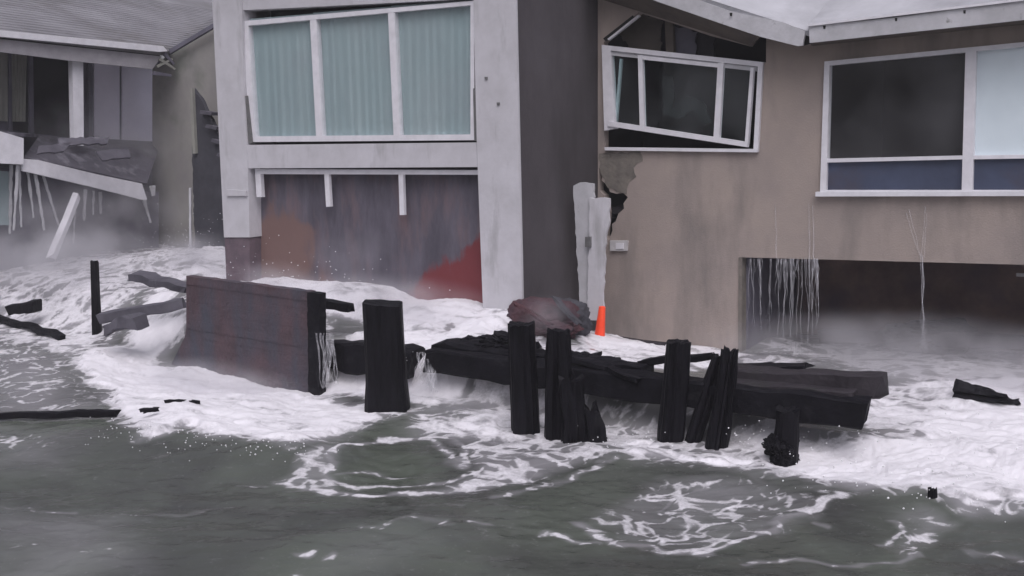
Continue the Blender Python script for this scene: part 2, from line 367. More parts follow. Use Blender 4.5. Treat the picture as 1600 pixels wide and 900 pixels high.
# ------------------------------------------------------------------ sea
def _hash(ix, iy, s):
    h = (ix * 374761393 + iy * 668265263 + s * 974634777) & 0xFFFFFFFF
    h = ((h ^ (h >> 13)) * 1274126177) & 0xFFFFFFFF
    return (h ^ (h >> 16)) & 0xFFFFFFFF
def perlin(x, y, s=0):
    xi = np.floor(x).astype(np.int64); yi = np.floor(y).astype(np.int64); xf = x - xi; yf = y - yi
    u = xf * xf * xf * (xf * (xf * 6 - 15) + 10); v = yf * yf * yf * (yf * (yf * 6 - 15) + 10)
    def gr(dx, dy):
        a = _hash(xi + dx, yi + dy, s).astype(np.float64) * (2 * math.pi / 4294967296.0)
        return np.cos(a) * (xf - dx) + np.sin(a) * (yf - dy)
    return ((gr(0, 0) * (1 - u) + gr(1, 0) * u) * (1 - v) + (gr(0, 1) * (1 - u) + gr(1, 1) * u) * v) * 1.5
def fbm(x, y, oct=4, s=0, gain=.5):
    r = 0; a = 1; n = 0
    for i in range(oct):
        r = r + a * perlin(x * 2 ** i + 17.3 * i, y * 2 ** i - 9.1 * i, s + i); n += a; a *= gain
    return r / n
def ss(a, b, x):
    t = np.clip((x - a) / (b - a), 0, 1); return t * t * (3 - 2 * t)

FRONT = [(0, 900, 0), (400, 900, .02), (800, 900, 0), (1200, 900, 0), (1600, 900, 0), (0, 760, 0), (300, 760, -.02), (600, 760, 0), (1100, 800, 0), (1500, 850, 0), (0, 660, .02),
         (200, 665, .10), (400, 690, .10), (600, 650, .05), (800, 680, 0), (1000, 690, 0), (1300, 735, .10), (1500, 760, .14), (1600, 700, .2),
         (280, 580, .0), (340, 592, -.02), (400, 602, -.02), (490, 616, .0), (700, 625, .05), (950, 650, 0), (1130, 670, 0), (1250, 700, .05), (50, 600, .06), (120, 560, .12), (1400, 640, .12)]
BACK = [(600, 520, .62), (700, 525, .60), (760, 500, .74), (850, 535, .45), (980, 548, .26), (1100, 555, .12), (1200, 562, .08), (1400, 595, .08), (1580, 600, .12),
        (400, 440, 1.0), (560, 448, .98), (700, 468, .92), (800, 480, .85), (880, 512, .34), (940, 524, .02), (1000, 533, -.04), (1150, 548, 0.0), (1300, 556, -.05), (1600, 560, 0), (1200, 512, -.12), (1400, 512, -.12), (1600, 516, -.12),
        (0, 375, .85), (150, 385, .95), (300, 395, 1.1), (100, 450, .75), (250, 460, .85), (0, 500, .45), (120, 530, .35), (250, 520, .5), (0, 560, .2), (310, 560, .2)]
def idw(pts, x, y):
    num = 0; den = 0
    for (px, py, z) in pts:
        p = onz(px, py, z); d2 = (x - p.x) ** 2 + ((y - p.y)) ** 2 + .15
        wgt = d2 ** -1.6; num = num + wgt * z; den = den + wgt
    return num / den
_A = onz(608, 648, 0.0)
def behind(x, y):      # metres behind the bulkhead line (parallel to the house fronts)
    return -((x - _A.x) * N.x + (y - _A.y) * N.y)
def along(x, y): return (x - _A.x) * DR.x + (y - _A.y) * DR.y
_uS = along(*onz(495, 608, 0).xy); _bS = behind(*onz(495, 608, 0).xy)
print('BS', _bS, behind(*onz(1050, 690, 0).xy))
_uL = along(*onz(275, 580, 0).xy); _uR = along(*onz(1230, 720, 0).xy)
def base_h(x, y):
    b = behind(x, y); u = along(x, y)
    soft = .45 + 1.6 * ss(0, 3.0, _uL - u) + 1.2 * ss(0, 2.5, u - _uR)
    kb = ss(.1, .5, _uS - u)                                  # the planked section stands further back than the piles
    b = b - (1.0 * (1 - kb) + (_bS + .12) * kb)
    wb = ss(-.05, 1.0, b / soft)
    return idw(FRONT, x, y) * (1 - wb) + idw(BACK, x, y) * wb
def onsea(px, py):
    z = 0.0
    for _ in range(8):
        p = onz(px, py, z); z = z * .4 + .6 * float(base_h(np.array(p.x), np.array(p.y)))
    return onz(px, py, z)

ya = [1 / 7.0 - i * (1 / 7.0 - 1 / 32.0) / 640 for i in range(641)]
ys = [-60, -20, 0, 3, 5, 6.2] + [1 / a for a in ya] + [36, 44, 60, 100, 220]
us = [-9, -4, -2.2, -1.5, -1.25] + list(np.linspace(-1.12, 1.12, 1060)) + [1.25, 1.5, 2.2, 4, 9]
YY, UU = np.meshgrid(np.array(ys, float), np.array(us, float), indexing='ij')
XX = UU * (.4945 * np.maximum(YY, 7) + .3) + .0
xf, yf = XX.ravel(), YY.ravel()
H = base_h(xf, yf)
bh = behind(xf, yf)
# warped lookup coordinates
wx = xf + .28 * fbm(xf * .9, yf * .9, 3, 11) + .07 * fbm(xf * 4, yf * 4, 2, 13)
wy = yf + .38 * fbm(xf * .8, yf * .8, 3, 12) + .09 * fbm(xf * 3.6, yf * 3.6, 2, 14)
def poly_sd(poly, x, y):
    P = np.array([onsea(*p).xy for p in poly]); d = np.full(x.shape, 1e9); inside = np.zeros(x.shape, bool); n = len(P)
    for i in range(n):
        a, b = P[i], P[(i + 1) % n]; e = b - a; px, py = x - a[0], y - a[1]
        t = np.clip((px * e[0] + py * e[1]) / (e @ e + 1e-12), 0, 1)
        d = np.minimum(d, (px - e[0] * t) ** 2 + (py - e[1] * t) ** 2)
        if a[1] != b[1]:
            c = ((a[1] > y) != (b[1] > y)) & (x < (b[0] - a[0]) * (y - a[1]) / (b[1] - a[1]) + a[0]); inside ^= c
    d = np.sqrt(d); return np.where(inside, d, -d)
def line_d(pl, x, y):
    P = np.array([onsea(*p).xy for p in pl]); d = np.full(x.shape, 1e9)
    for i in range(len(P) - 1):
        a, b = P[i], P[i + 1]; e = b - a; px, py = x - a[0], y - a[1]; t = np.clip((px * e[0] + py * e[1]) / (e @ e + 1e-12), 0, 1)
        d = np.minimum(d, (px - e[0] * t) ** 2 + (py - e[1] * t) ** 2)
    return np.sqrt(d)
D = np.full(xf.shape, .04)
AER_SHEEN = np.zeros(xf.shape)
def add(poly, dens, soft=.35, inset=0.0):
    global D
    s = poly_sd(poly, wx, wy); D = np.maximum(D, dens * ss(-soft * .5, soft, s - inset))
def cut(poly, k, soft=.3):
    global D
    s = poly_sd(poly, wx, wy); D = D * (1 - k * ss(-soft * .5, soft, s))
def streak(pl, dens, wid):
    global D
    D = np.maximum(D, dens * .74 * np.exp(-(line_d(pl, wx, wy) / (wid * 1.15)) ** 2))
# broad fields first
add([(-60, 340), (130, 350), (340, 356), (340, 440), (292, 440), (200, 480), (140, 560), (90, 560), (-60, 520)], .76, .5)
add([(-60, 510), (110, 550), (160, 640), (-60, 640)], .34, .5)
add([(1150, 540), (1390, 600), (1390, 650), (1700, 650), (1700, 535), (1400, 530), (1200, 530)], .70, .8)
add([(620, 650), (660, 600), (790, 600), (1040, 630), (1210, 670), (1210, 740), (1060, 725), (960, 715), (800, 705), (650, 690)], .70, .45)
add([(1270, 655), (1375, 612), (1400, 592), (1500, 585), (1700, 590), (1700, 660), (1400, 680)], 1.0, .5)
add([(1150, 552), (1230, 556), (1300, 572), (1160, 576)], .85, .4)
# breaking front on the left
add([(104, 572), (135, 610), (185, 652), (212, 680), (252, 676), (292, 668), (332, 688), (385, 688), (440, 710), (485, 698), (560, 672), (650, 655), (730, 640), (560, 625), (500, 606), (262, 570), (300, 480), (285, 440), (215, 470), (190, 540), (130, 545)], 1.12, .40)
add([(290, 470), (300, 380), (400, 400), (560, 420), (640, 440), (760, 468), (830, 496), (890, 520), (800, 558), (700, 560), (640, 566), (520, 545), (490, 530)], 1.02, .3)
add([(880, 505), (940, 518), (1040, 530), (1165, 546), (1165, 572), (1080, 582), (1000, 578), (900, 562)], 1.0, .25)
add([(1140, 690), (1190, 738), (1290, 758), (1440, 762), (1500, 796), (1700, 806), (1700, 636), (1480, 628), (1385, 660), (1300, 690), (1250, 662), (1150, 655)], 1.12, .4)
add([(640, 645), (790, 622), (810, 690), (720, 690), (650, 680)], .9, .25)
add([(920, 695), (1030, 682), (1060, 700), (1190, 705), (1200, 735), (1060, 722), (960, 712)], .98, .2)
# darker water in and between
cut([(585, 640), (640, 626), (760, 620), (740, 650), (640, 664), (590, 680)], .45, .2)
cut([(540, 745), (530, 712), (590, 690), (690, 692), (712, 712), (690, 735), (620, 758)], .95, .2)
cut([(1330, 670), (1430, 672), (1440, 690), (1370, 690)], .5, .2)
cut([(900, 690), (960, 700), (1040, 700), (960, 708)], .5, .15)
cut([(1060, 700), (1130, 705), (1160, 716), (1080, 716)], .45, .15)
# swirl under the first pile
add([(430, 748), (450, 715), (510, 690), (545, 690), (520, 720), (540, 760), (520, 776)], .50, .15)
add([(700, 690), (800, 690), (960, 700), (1010, 712), (900, 722), (830, 752), (740, 766), (640, 776), (700, 742), (725, 710)], .60, .25)
streak([(440, 745), (480, 758), (540, 770), (610, 776), (690, 765), (760, 745), (830, 722), (930, 705)], .95, .07)
streak([(505, 735), (512, 705), (560, 684), (640, 680), (705, 690), (722, 708), (700, 722)], .95, .06)
streak([(510, 738), (560, 752), (620, 756), (690, 744), (735, 722)], .85, .045)
streak([(640, 682), (690, 700), (705, 716)], .8, .04)
streak([(530, 732), (580, 726), (640, 735)], .5, .04)
streak([(770, 775), (830, 765), (900, 735), (960, 715)], .55, .06)
# second swirl
add([(920, 800), (960, 770), (1040, 742), (1110, 735), (1200, 745), (1310, 772), (1270, 815), (1180, 850), (1080, 868), (980, 842)], .34, .3)
add([(1000, 790), (1080, 745), (1190, 750), (1220, 790), (1120, 830), (1040, 850)], .45, .3)
streak([(912, 806), (940, 826), (1000, 846), (1060, 860), (1110, 862)], .9, .05)
streak([(1110, 862), (1150, 848), (1210, 820), (1270, 796), (1315, 768)], .9, .055)
streak([(1015, 795), (1050, 780), (1085, 765), (1110, 758)], .8, .04)
streak([(1000, 812), (1030, 826), (1045, 842)], .75, .035)
streak([(1125, 815), (1150, 800), (1195, 790), (1215, 797)], .8, .04)
streak([(1085, 835), (1120, 822), (1135, 808)], .6, .035)
streak([(960, 800), (985, 812), (1005, 830)], .6, .03)
add([(1390, 800), (1440, 785), (1490, 812), (1480, 862), (1380, 884), (1410, 830)], .42, .25)
streak([(1180, 878), (1260, 872), (1350, 872), (1440, 874)], .7, .035)
streak([(1290, 810), (1310, 822)], .6, .03)
streak([(1400, 820), (1412, 838), (1385, 850)], .6, .035)
streak([(1540, 875), (1600, 868), (1640, 872)], .45, .06)
streak([(1180, 735), (1230, 790), (1290, 800)], .35, .08)
# quiet foreground: a few loose streaks
add([(-60, 672), (120, 676), (110, 705), (-60, 720)], .30, .3)
for pl, dn in (([(0, 790), (60, 786), (120, 792)], .32), ([(200, 798), (290, 802), (360, 795)], .34), ([(105, 790), (135, 791)], .7), ([(560, 826), (620, 824), (700, 830)], .38),
               ([(735, 828), (760, 826)], .55), ([(826, 832), (900, 834), (940, 836)], .6), ([(370, 758), (410, 752)], .4), ([(470, 856), (486, 852)], .8), ([(512, 862), (520, 860)], .8),
               ([(0, 860), (80, 866), (160, 872)], .28), ([(460, 892), (500, 898)], .5), ([(700, 795), (724, 797)], .4)):
    streak(pl, dn, .04)
_u = along(xf, yf); _n1 = fbm(xf * 1.2, yf * 1.2, 3, 91)
D = np.maximum(D, 1.02 * ss(.2, .6, bh + .25 * _n1) * ss(3.6, 2.6, bh) * ss(_uS - .4, _uS, _u) * ss(2.2, 1.6, _u + .3 * _n1) * (1 - .88 * ss(.25, .6, _u) * ss(1.4, 1.1, bh)))
D = np.maximum(D, 1.0 * ss(-1.6, -.9, bh - _bS + .3 * _n1) * ss(_uL - .6, _uL, _u) * ss(_uS + .9, _uS + .3, _u) * ss(.8, .2, bh - _bS))
D = D * (1 - .30 * ss(-.1, .5, fbm(_u * .8 + 3, bh * 1.4, 4, 121)) * ss(1.4, 2.0, bh))
# aerated, paler water around the foam; sky reflection painted in at far left
AER_SHEEN = np.clip(D * 1.1 + .25 * ss(-1.0, 3.0, bh), 0, 1)
for poly, k in (([(-60, 500), (120, 550), (170, 650), (-60, 650)], .75), ([(-60, 780), (220, 790), (260, 900), (-60, 950)], .42), ([(480, 830), (640, 800), (760, 850), (600, 920), (420, 900)], .22),
                ([(-60, 660), (160, 668), (120, 740), (-60, 750)], .40), ([(700, 590), (900, 600), (1040, 640), (900, 690), (800, 690), (640, 650)], .45)):
    AER_SHEEN = np.maximum(AER_SHEEN, k * ss(-.4, .9, poly_sd(poly, wx, wy)))
# lace: warped ridged noise, stretched along the flow
lx = xf + .35 * fbm(xf * 1.3, yf * 1.3, 3, 41); ly = yf + .35 * fbm(xf * 1.3, yf * 1.3, 3, 42)
r1 = 1 - np.abs(perlin(lx * 2.6, ly * 3.0, 51)) * 2.0; r2 = 1 - np.abs(perlin(lx * 6.2, ly * 6.8, 52)) * 2.0
cl = fbm(lx * 1.6, ly * 2.0, 5, 53, .6)
LACE = np.clip(.40 * r1 + .30 * r2 + .30 * (.5 + cl), 0, 1)
lo, hi = np.percentile(LACE, 3), np.percentile(LACE, 97); LACE = np.clip((LACE - lo) / (hi - lo), 0, 1)
fu, fv = along(xf, yf), bh
qx = fu + .5 * fbm(fu * .7, fv * .7, 3, 101); qy = fv + .4 * fbm(fu * .7, fv * .7, 3, 102)
STR = .5 + .5 * fbm(qx * .75, qy * 2.3, 6, 103, .58); lo, hi = np.percentile(STR, 2), np.percentile(STR, 98); STR = np.clip((STR - lo) / (hi - lo), 0, 1)
kd = ss(.65, .95, D); LACE = LACE * (1 - .72 * kd) + STR * .72 * kd
FO = ss(-.06 - .06 * kd, .34 + .44 * kd, LACE - (1.0 - D * 1.14)) * ss(.02, .2, D)
FO = FO * (1 - .22 * (1 - kd)) * (1 - (1 - kd) * .45 * (.5 - .9 * fbm(xf * 3.1, yf * 3.7, 4, 111, .65)).clip(0, 1))
FO = np.clip(FO, 0, 1)
# height: chop, swell, foam lumps
chop = .075 * fbm(xf * .4 + .2 * yf, yf * .75, 4, 61) + .026 * fbm(xf * 1.7, yf * 2.4, 3, 65) + .005 * fbm(xf * 6, yf * 8, 3, 67)
lump_ = .5 + .5 * fbm(lx * 1.7, ly * 1.9, 5, 71, .62)
bil = np.abs(fbm(lx * 2.6, ly * 2.8, 4, 75, .6))
near = ss(.75, .98, D)
soft_ = fbm(fu * .55 + .3 * fv, fv * 1.1, 4, 81, .45)
H = H + chop * (1 + .3 * near) + FO * (.010 * lump_ * ss(.3, .9, D)) + near * (.04 * (bil - .12) + .05 * (lump_ - .5) + .12 * soft_ + .03 * ss(_bS - .2, _bS - 1.2, bh))
# hollow of the swirls
for (px, py, rr, dp) in ((620, 722, .75, .07), (1090, 800, .9, .06)):
    c = onsea(px, py); H = H - dp * np.exp(-(((xf - c.x) / rr) ** 2 + ((yf - c.y) / (rr * 1.1)) ** 2))
far_fade = ((yf > 33) | (yf < 6.3)); H = np.where(far_fade, np.where(yf > 33, .6, -.05), H)
nr, nc = YY.shape
V = np.stack([xf, yf, H], 1)
idx = np.arange(nr * nc).reshape(nr, nc)
q = np.stack([idx[:-1, :-1], idx[:-1, 1:], idx[1:, 1:], idx[1:, :-1]], -1).reshape(-1, 4)
me = bpy.data.meshes.new('sea')
me.vertices.add(len(V)); me.vertices.foreach_set('co', V.astype(np.float32).ravel())
me.loops.add(q.size); me.loops.foreach_set('vertex_index', q.astype(np.int32).ravel())
me.polygons.add(len(q)); me.polygons.foreach_set('loop_start', (np.arange(len(q)) * 4).astype(np.int32)); me.polygons.foreach_set('loop_total', np.full(len(q), 4, np.int32))
me.polygons.foreach_set('use_smooth', np.ones(len(q), bool))
for nm, arr in (('foam', FO), ('aerated_and_sheen', AER_SHEEN)):
    a = me.attributes.new(nm, 'FLOAT', 'POINT'); a.data.foreach_set('value', arr.astype(np.float32))
me.update(calc_edges=True); me.validate()
sea = bpy.data.objects.new('sea', me); COL.objects.link(sea); sea['kind'] = 'structure'

def sea_mat():
    m = bpy.data.materials.new('stormy_sea_water'); m.use_nodes = True; t = m.node_tree; L = t.links.new; nw = t.nodes.new
    wt = t.nodes['Principled BSDF']; out = t.nodes['Material Output']
    fo = nw('ShaderNodeAttribute'); fo.attribute_name = 'foam'; ae = nw('ShaderNodeAttribute'); ae.attribute_name = 'aerated_and_sheen'
    g = nw('ShaderNodeNewGeometry')
    n0 = nw('ShaderNodeTexNoise'); n0.inputs['Scale'].default_value = .5; n0.inputs['Detail'].default_value = 5; n0.inputs['Distortion'].default_value = .8; L(g.outputs['Position'], n0.inputs['Vector'])
    n = nw('ShaderNodeMapRange'); n.inputs[1].default_value = .34; n.inputs[2].default_value = .66; L(n0.outputs[0], n.inputs[0])
    c = nw('ShaderNodeMix'); c.data_type = 'RGBA'; c.inputs[6].default_value = (.040, .042, .039, 1); c.inputs[7].default_value = (.088, .102, .083, 1); L(n.outputs[0], c.inputs[0])
    c2 = nw('ShaderNodeMix'); c2.data_type = 'RGBA'; c2.inputs[7].default_value = (.27, .265, .28, 1); L(c.outputs[2], c2.inputs[6]); L(ae.outputs['Fac'], c2.inputs[0])
    L(c2.outputs[2], wt.inputs['Base Color']); wt.inputs['Roughness'].default_value = .2; wt.inputs['IOR'].default_value = 1.33; wt.inputs['Specular IOR Level'].default_value = .42
    nb = nw('ShaderNodeTexNoise'); nb.inputs['Scale'].default_value = 7; nb.inputs['Detail'].default_value = 5; nb.inputs['Distortion'].default_value = .6
    mp = nw('ShaderNodeMapping'); mp.inputs['Scale'].default_value = (.7, 1.2, 1); L(g.outputs['Position'], mp.inputs[0]); L(mp.outputs[0], nb.inputs['Vector'])
    bp = nw('ShaderNodeBump'); bp.inputs['Strength'].default_value = .26; bp.inputs['Distance'].default_value = .03; L(nb.outputs[0], bp.inputs['Height']); L(bp.outputs[0], wt.inputs['Normal'])
    fm = nw('ShaderNodeBsdfPrincipled'); fm.inputs['Roughness'].default_value = .85; fm.inputs['Specular IOR Level'].default_value = .2
    nf = nw('ShaderNodeTexNoise'); nf.inputs['Scale'].default_value = 2.2; nf.inputs['Detail'].default_value = 10; nf.inputs['Roughness'].default_value = .78; L(g.outputs['Position'], nf.inputs['Vector'])
    cf = nw('ShaderNodeMix'); cf.data_type = 'RGBA'; cf.inputs[6].default_value = (.60, .585, .62, 1); cf.inputs[7].default_value = (.86, .85, .88, 1); L(nf.outputs[0], cf.inputs[0]); L(cf.outputs[2], fm.inputs['Base Color'])
    bf = nw('ShaderNodeBump'); bf.inputs['Strength'].default_value = .25; bf.inputs['Distance'].default_value = .04; L(nf.outputs[0], bf.inputs['Height']); L(bf.outputs[0], fm.inputs['Normal'])
    # break the foam edge up finely
    nd = nw('ShaderNodeTexNoise'); nd.inputs['Scale'].default_value = 9; nd.inputs['Detail'].default_value = 7; nd.inputs['Roughness'].default_value = .72; nd.inputs['Distortion'].default_value = .5; L(g.outputs['Position'], nd.inputs['Vector'])
    ad = nw('ShaderNodeMath'); ad.operation = 'MULTIPLY_ADD'; ad.inputs[1].default_value = .9; ad.inputs[2].default_value = -.45; L(nd.outputs[0], ad.inputs[0])
    nd2 = nw('ShaderNodeTexNoise'); nd2.inputs['Scale'].default_value = 34; nd2.inputs['Detail'].default_value = 4; nd2.inputs['Roughness'].default_value = .7; L(g.outputs['Position'], nd2.inputs['Vector'])
    ad2 = nw('ShaderNodeMath'); ad2.operation = 'MULTIPLY_ADD'; ad2.inputs[1].default_value = .55; L(nd2.outputs[0], ad2.inputs[0]); ad3 = nw('ShaderNodeMath'); ad3.operation = 'SUBTRACT'; ad3.inputs[1].default_value = .275; L(ad.outputs[0], ad3.inputs[0]); L(ad3.outputs[0], ad2.inputs[2])
    sm = nw('ShaderNodeMath'); sm.operation = 'ADD'; L(fo.outputs['Fac'], sm.inputs[0]); L(ad2.outputs[0], sm.inputs[1])
    mr = nw('ShaderNodeMapRange'); mr.interpolation_type = 'SMOOTHSTEP'; mr.inputs[1].default_value = .05; mr.inputs[2].default_value = 1.0; mr.inputs[4].default_value = .97; L(sm.outputs[0], mr.inputs[0])
    mx = nw('ShaderNodeMixShader'); L(mr.outputs[0], mx.inputs[0]); L(wt.outputs[0], mx.inputs[1]); L(fm.outputs[0], mx.inputs[2]); L(mx.outputs[0], out.inputs[0])
    return m
me.materials.append(sea_mat())
gv = [(-400, -200, -1.3), (400, -200, -1.3), (400, 600, -1.3), (-400, 600, -1.3)]
link_mesh('ground', gv, [(0, 1, 2, 3)], MT['ground'], recalc=False, kind='structure')

def seaz(x, y): return float(base_h(np.array(x), np.array(y)))

# ------------------------------------------------------------------ tower house
tb = TOW.hit((809, 470)); tb.z = 0
tower = thing('tower_house', tb, 'tall white framed house with teal curtained window above red siding', 'house')
W = MT['white']
front = [(322, -70), (806, -70), (816, 520), (356, 520)]
up_o = [(378, 4), (742, -14), (746, 222), (392, 228)]                       # recess of the upper window
plate('pillar', W, TOW, [(328, -70), (376, -70), (381, 150), (386, 226), (390, 371), (350, 371)], t=.35, parent=tower)
plate('pillar_base', MT['base'], TOW, [(351, 372), (390, 372), (392, 520), (357, 520)], t=.34, off=-.02, parent=tower)
plate('corbel', MT['white'], TOW, [(353, 296), (384, 298), (384, 306), (353, 306)], t=.05, off=.045, parent=tower)
plate('pillar', W, TOW, [(738, -70), (804, -70), (817, 520), (756, 520), (745, 226)], t=.05, parent=tower)
plate('spandrel_beam', W, TOW, [(386.5, 226.5), (744.5, 222.5), (746, 261), (388, 263)], t=.34, off=-.01, parent=tower)
plate('head_beam', W, TOW, [(376.5, -70), (737.5, -70), (738, -2), (377, 16)], t=.30, off=-.03, parent=tower)
plate('side_wall', MT['side'], TSIDE, [(806, -70), (934.5, -70), (934.5, 560), (817, 560)], t=.25, off=-.004, parent=tower)
# upper window
uw = [(379, 33), (741, 1), (741, 219), (390, 222)]
fr = plate('window', MT['trim'], TOW, uw, [frame_loop(uw, (9, 7, 6, 9))], t=.12, off=-.06, parent=tower)
bar('inner_trim', MT['metal'], TOW, (382, 150), (390, 224), 8, t=.03, off=-.03, parent=fr)
bar('inner_trim', MT['metal'], TOW, (742, 138), (744, 220), 6, t=.03, off=-.03, parent=fr)
panes = [[(388, 38), (487, 29), (496, 214), (398, 215)], [(495, 28), (608, 18), (615, 212), (504, 214)], [(617, 17), (736, 8), (736, 211), (624, 212)]]
for a, b in (((489, 29), (499, 215)), ((611, 18), (620, 213))):
    bar('mullion', MT['trim'], TOW, a, b, 10, t=.10, off=-.065, parent=fr)
for qd in panes:
    plate('pane', MT['glass'], TOW, qd, t=.012, off=-.11, parent=fr)
    pleats('curtain', MT['curtain'], TOW, [(qd[0][0] - 6, qd[0][1] - 8), (qd[1][0] + 6, qd[1][1] - 8), (qd[2][0] + 6, qd[2][1] + 6), (qd[3][0] - 6, qd[3][1] + 6)], -.17, .012, 9 + random.uniform(-2, 3), parent=fr)
# lower opening
lw = plate('door_frame', MT['trim'], TOW, [(398, 264), (747, 266), (747, 273), (407, 272), (409, 308), (401, 308)], t=.08, off=-.10, parent=tower)
bar('mullion_stub', MT['trim'], TOW, (510, 272), (513, 323), 7, t=.06, off=-.10, parent=lw)
bar('mullion_stub', MT['trim'], TOW, (626, 272), (628, 336), 7, t=.06, off=-.10, parent=lw)
def soft_fields(px, py):
    w1 = 26 * mnoise.noise(Vector((px * .013, py * .013, 3))) + 10 * mnoise.noise(Vector((px * .04, py * .04, 8)))
    w2 = 22 * mnoise.noise(Vector((px * .015, py * .015, 13)))
    sm = lambda a, b, x: (lambda t: t * t * (3 - 2 * t))(min(1, max(0, (x - a) / (b - a))))
    tri = sm(-14, 24, (py - 352) - (752 - px) * .78 + w1) * sm(610, 660, px + w2)
    lft = sm(-18, 22, py - 330 + w1) * sm(500, 462, px + w2)
    low = .6 * sm(-30, 50, py - 405 + w1 * 1.4) * sm(640, 560, px)
    return tri, max(lft, low)
def stained_panel(q, off):
    nx, ny = 26, 40; vs, fs, ra, ba = [], [], [], []
    (tl, tr, br, bl_) = q
    for j in range(ny + 1):
        g = j / ny
        for i in range(nx + 1):
            f = i / nx
            x = (tl[0] * (1 - f) + tr[0] * f) * (1 - g) + (bl_[0] * (1 - f) + br[0] * f) * g
            y = (tl[1] * (1 - f) + tr[1] * f) * (1 - g) + (bl_[1] * (1 - f) + br[1] * f) * g
            vs.append(TOW.hit((x, y), off + .006 * mnoise.noise(Vector((x * .03, y * .03, 1))))); a, b = soft_fields(x, y); ra.append(a); ba.append(b)
    for j in range(ny):
        for i in range(nx):
            a = j * (nx + 1) + i; fs.append((a, a + 1, a + nx + 2, a + nx + 1))
    o = link_mesh('infill_panel', vs, fs, MT['stained'], tower, smooth=True, recalc=False)
    for nm, arr in (('red_paint', ra), ('brown_paint', ba)):
        at_ = o.data.attributes.new(nm, 'FLOAT', 'POINT'); at_.data.foreach_set('value', arr)
    return o
for qd in ([(388, 262), (509, 263), (513, 520), (392, 520)], [(509, 263), (628, 264), (633, 520), (513, 520)], [(628, 264), (752, 264), (757, 520), (633, 520)]):
    stained_panel(qd, -.30)
# closed volume behind so windows look into a dark interior
def wpt(u, dpt, z, pl=TOW): 
    p = pl.o - pl.n * dpt + DR * u; return Vector((p.x, p.y, z))
uL = (TOW.hit((335, 200)) - TOW.o).dot(DR)
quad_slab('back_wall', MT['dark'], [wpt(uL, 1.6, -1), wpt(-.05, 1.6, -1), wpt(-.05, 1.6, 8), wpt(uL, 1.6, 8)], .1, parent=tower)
quad_slab('left_wall', MT['white'], [wpt(uL - .1, .36, -1), wpt(uL - .1, 4.5, -1), wpt(uL - .1, 4.5, 8), wpt(uL - .1, .36, 8)], .15, parent=tower)
quad_slab('roof', MT['shingle'], [wpt(uL - .4, -.3, 6.8), wpt(.4, -.3, 6.8), wpt(.4, 5, 7.6), wpt(uL - .4, 5, 7.6)], .2, parent=tower)
plate('bolt', MT['metal'], TOW, [(757, 120), (761, 120), (761, 124), (757, 124)], t=.03, off=.02, parent=tower)
plate('bolt', MT['metal'], TOW, [(776, 160), (780, 160), (780, 164), (776, 164)], t=.03, off=.02, parent=tower)

# ------------------------------------------------------------------ tan house
tanb = TAN.hit((1155, 548)); tanb.z = 0
tan = thing('stucco_house', tanb, 'tan stucco house with a torn out tilted window and dark flooded garage opening', 'house')
crack = [(936, 262), (942, 272), (940, 282), (950, 290), (953, 300), (964, 303), (972, 300), (981, 308), (974, 318), (975, 326), (966, 334), (962, 346), (956, 350), (957, 360), (951, 376), (946, 369), (949, 330), (944, 305), (936.5, 298)]
win_hole = [(943, 66), (966, 44), (998, 20), (1050, 36), (1110, 56), (1170, 72), (1183, 54), (1197, 60), (1197, 98), (1190, 98), (1183, 236), (944, 233)]
big_hole = [(1290, 98), (1760, 52), (1760, 303), (1282, 303)]
plate('stucco_wall', MT['tan'], TAN, [(934, -42), (996, -32), (1254, 56), (1266, 54), (1760, 4), (1760, 418), (1158, 402), (1152, 660), (934, 660)],
      [crack, win_hole, big_hole], t=.16, parent=tan)
plate('bare_plaster', MT['plaster'], TAN, [(936, 240), (1000, 237), (1004, 252), (990, 262), (994, 276), (983, 284), (979, 304), (964, 300), (950, 294), (938, 268)], t=.01, off=.008, parent=tan, wob=2.2)
plate('soffit_return', MT['plaster'], TAN, [(1154, 402), (1159, 402), (1159, 560), (1153, 560)], t=.3, off=.02, parent=tan)
# rooms
def tp(u, dpt, z): return wpt(u, dpt, z, TAN)
uG = (TAN.hit((1158, 500)) - TAN.o).dot(DR); u0 = (TAN.hit((938, 300)) - TAN.o).dot(DR); u1 = (TAN.hit((1750, 300)) - TAN.o).dot(DR)
zf = TAN.hit((1290, 345)).z
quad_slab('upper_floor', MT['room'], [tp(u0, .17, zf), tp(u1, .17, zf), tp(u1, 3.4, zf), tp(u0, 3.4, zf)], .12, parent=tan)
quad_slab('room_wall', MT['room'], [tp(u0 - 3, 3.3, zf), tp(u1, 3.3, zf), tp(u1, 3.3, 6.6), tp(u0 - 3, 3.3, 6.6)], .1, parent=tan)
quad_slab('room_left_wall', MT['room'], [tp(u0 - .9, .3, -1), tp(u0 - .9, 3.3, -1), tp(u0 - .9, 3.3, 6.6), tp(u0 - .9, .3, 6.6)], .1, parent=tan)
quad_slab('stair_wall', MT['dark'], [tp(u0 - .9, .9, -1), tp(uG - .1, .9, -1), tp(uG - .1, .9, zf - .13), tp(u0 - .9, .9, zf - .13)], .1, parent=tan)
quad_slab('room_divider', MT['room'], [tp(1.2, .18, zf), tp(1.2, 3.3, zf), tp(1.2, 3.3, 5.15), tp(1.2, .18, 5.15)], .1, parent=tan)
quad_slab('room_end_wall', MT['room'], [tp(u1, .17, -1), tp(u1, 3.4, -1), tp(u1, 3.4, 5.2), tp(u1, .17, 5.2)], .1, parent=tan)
quad_slab('garage_wall', MT['garage'], [tp(uG - .2, 2.6, -1), tp(u1, 2.6, -1), tp(u1, 2.6, zf), tp(uG - .2, 2.6, zf)], .1, parent=tan)
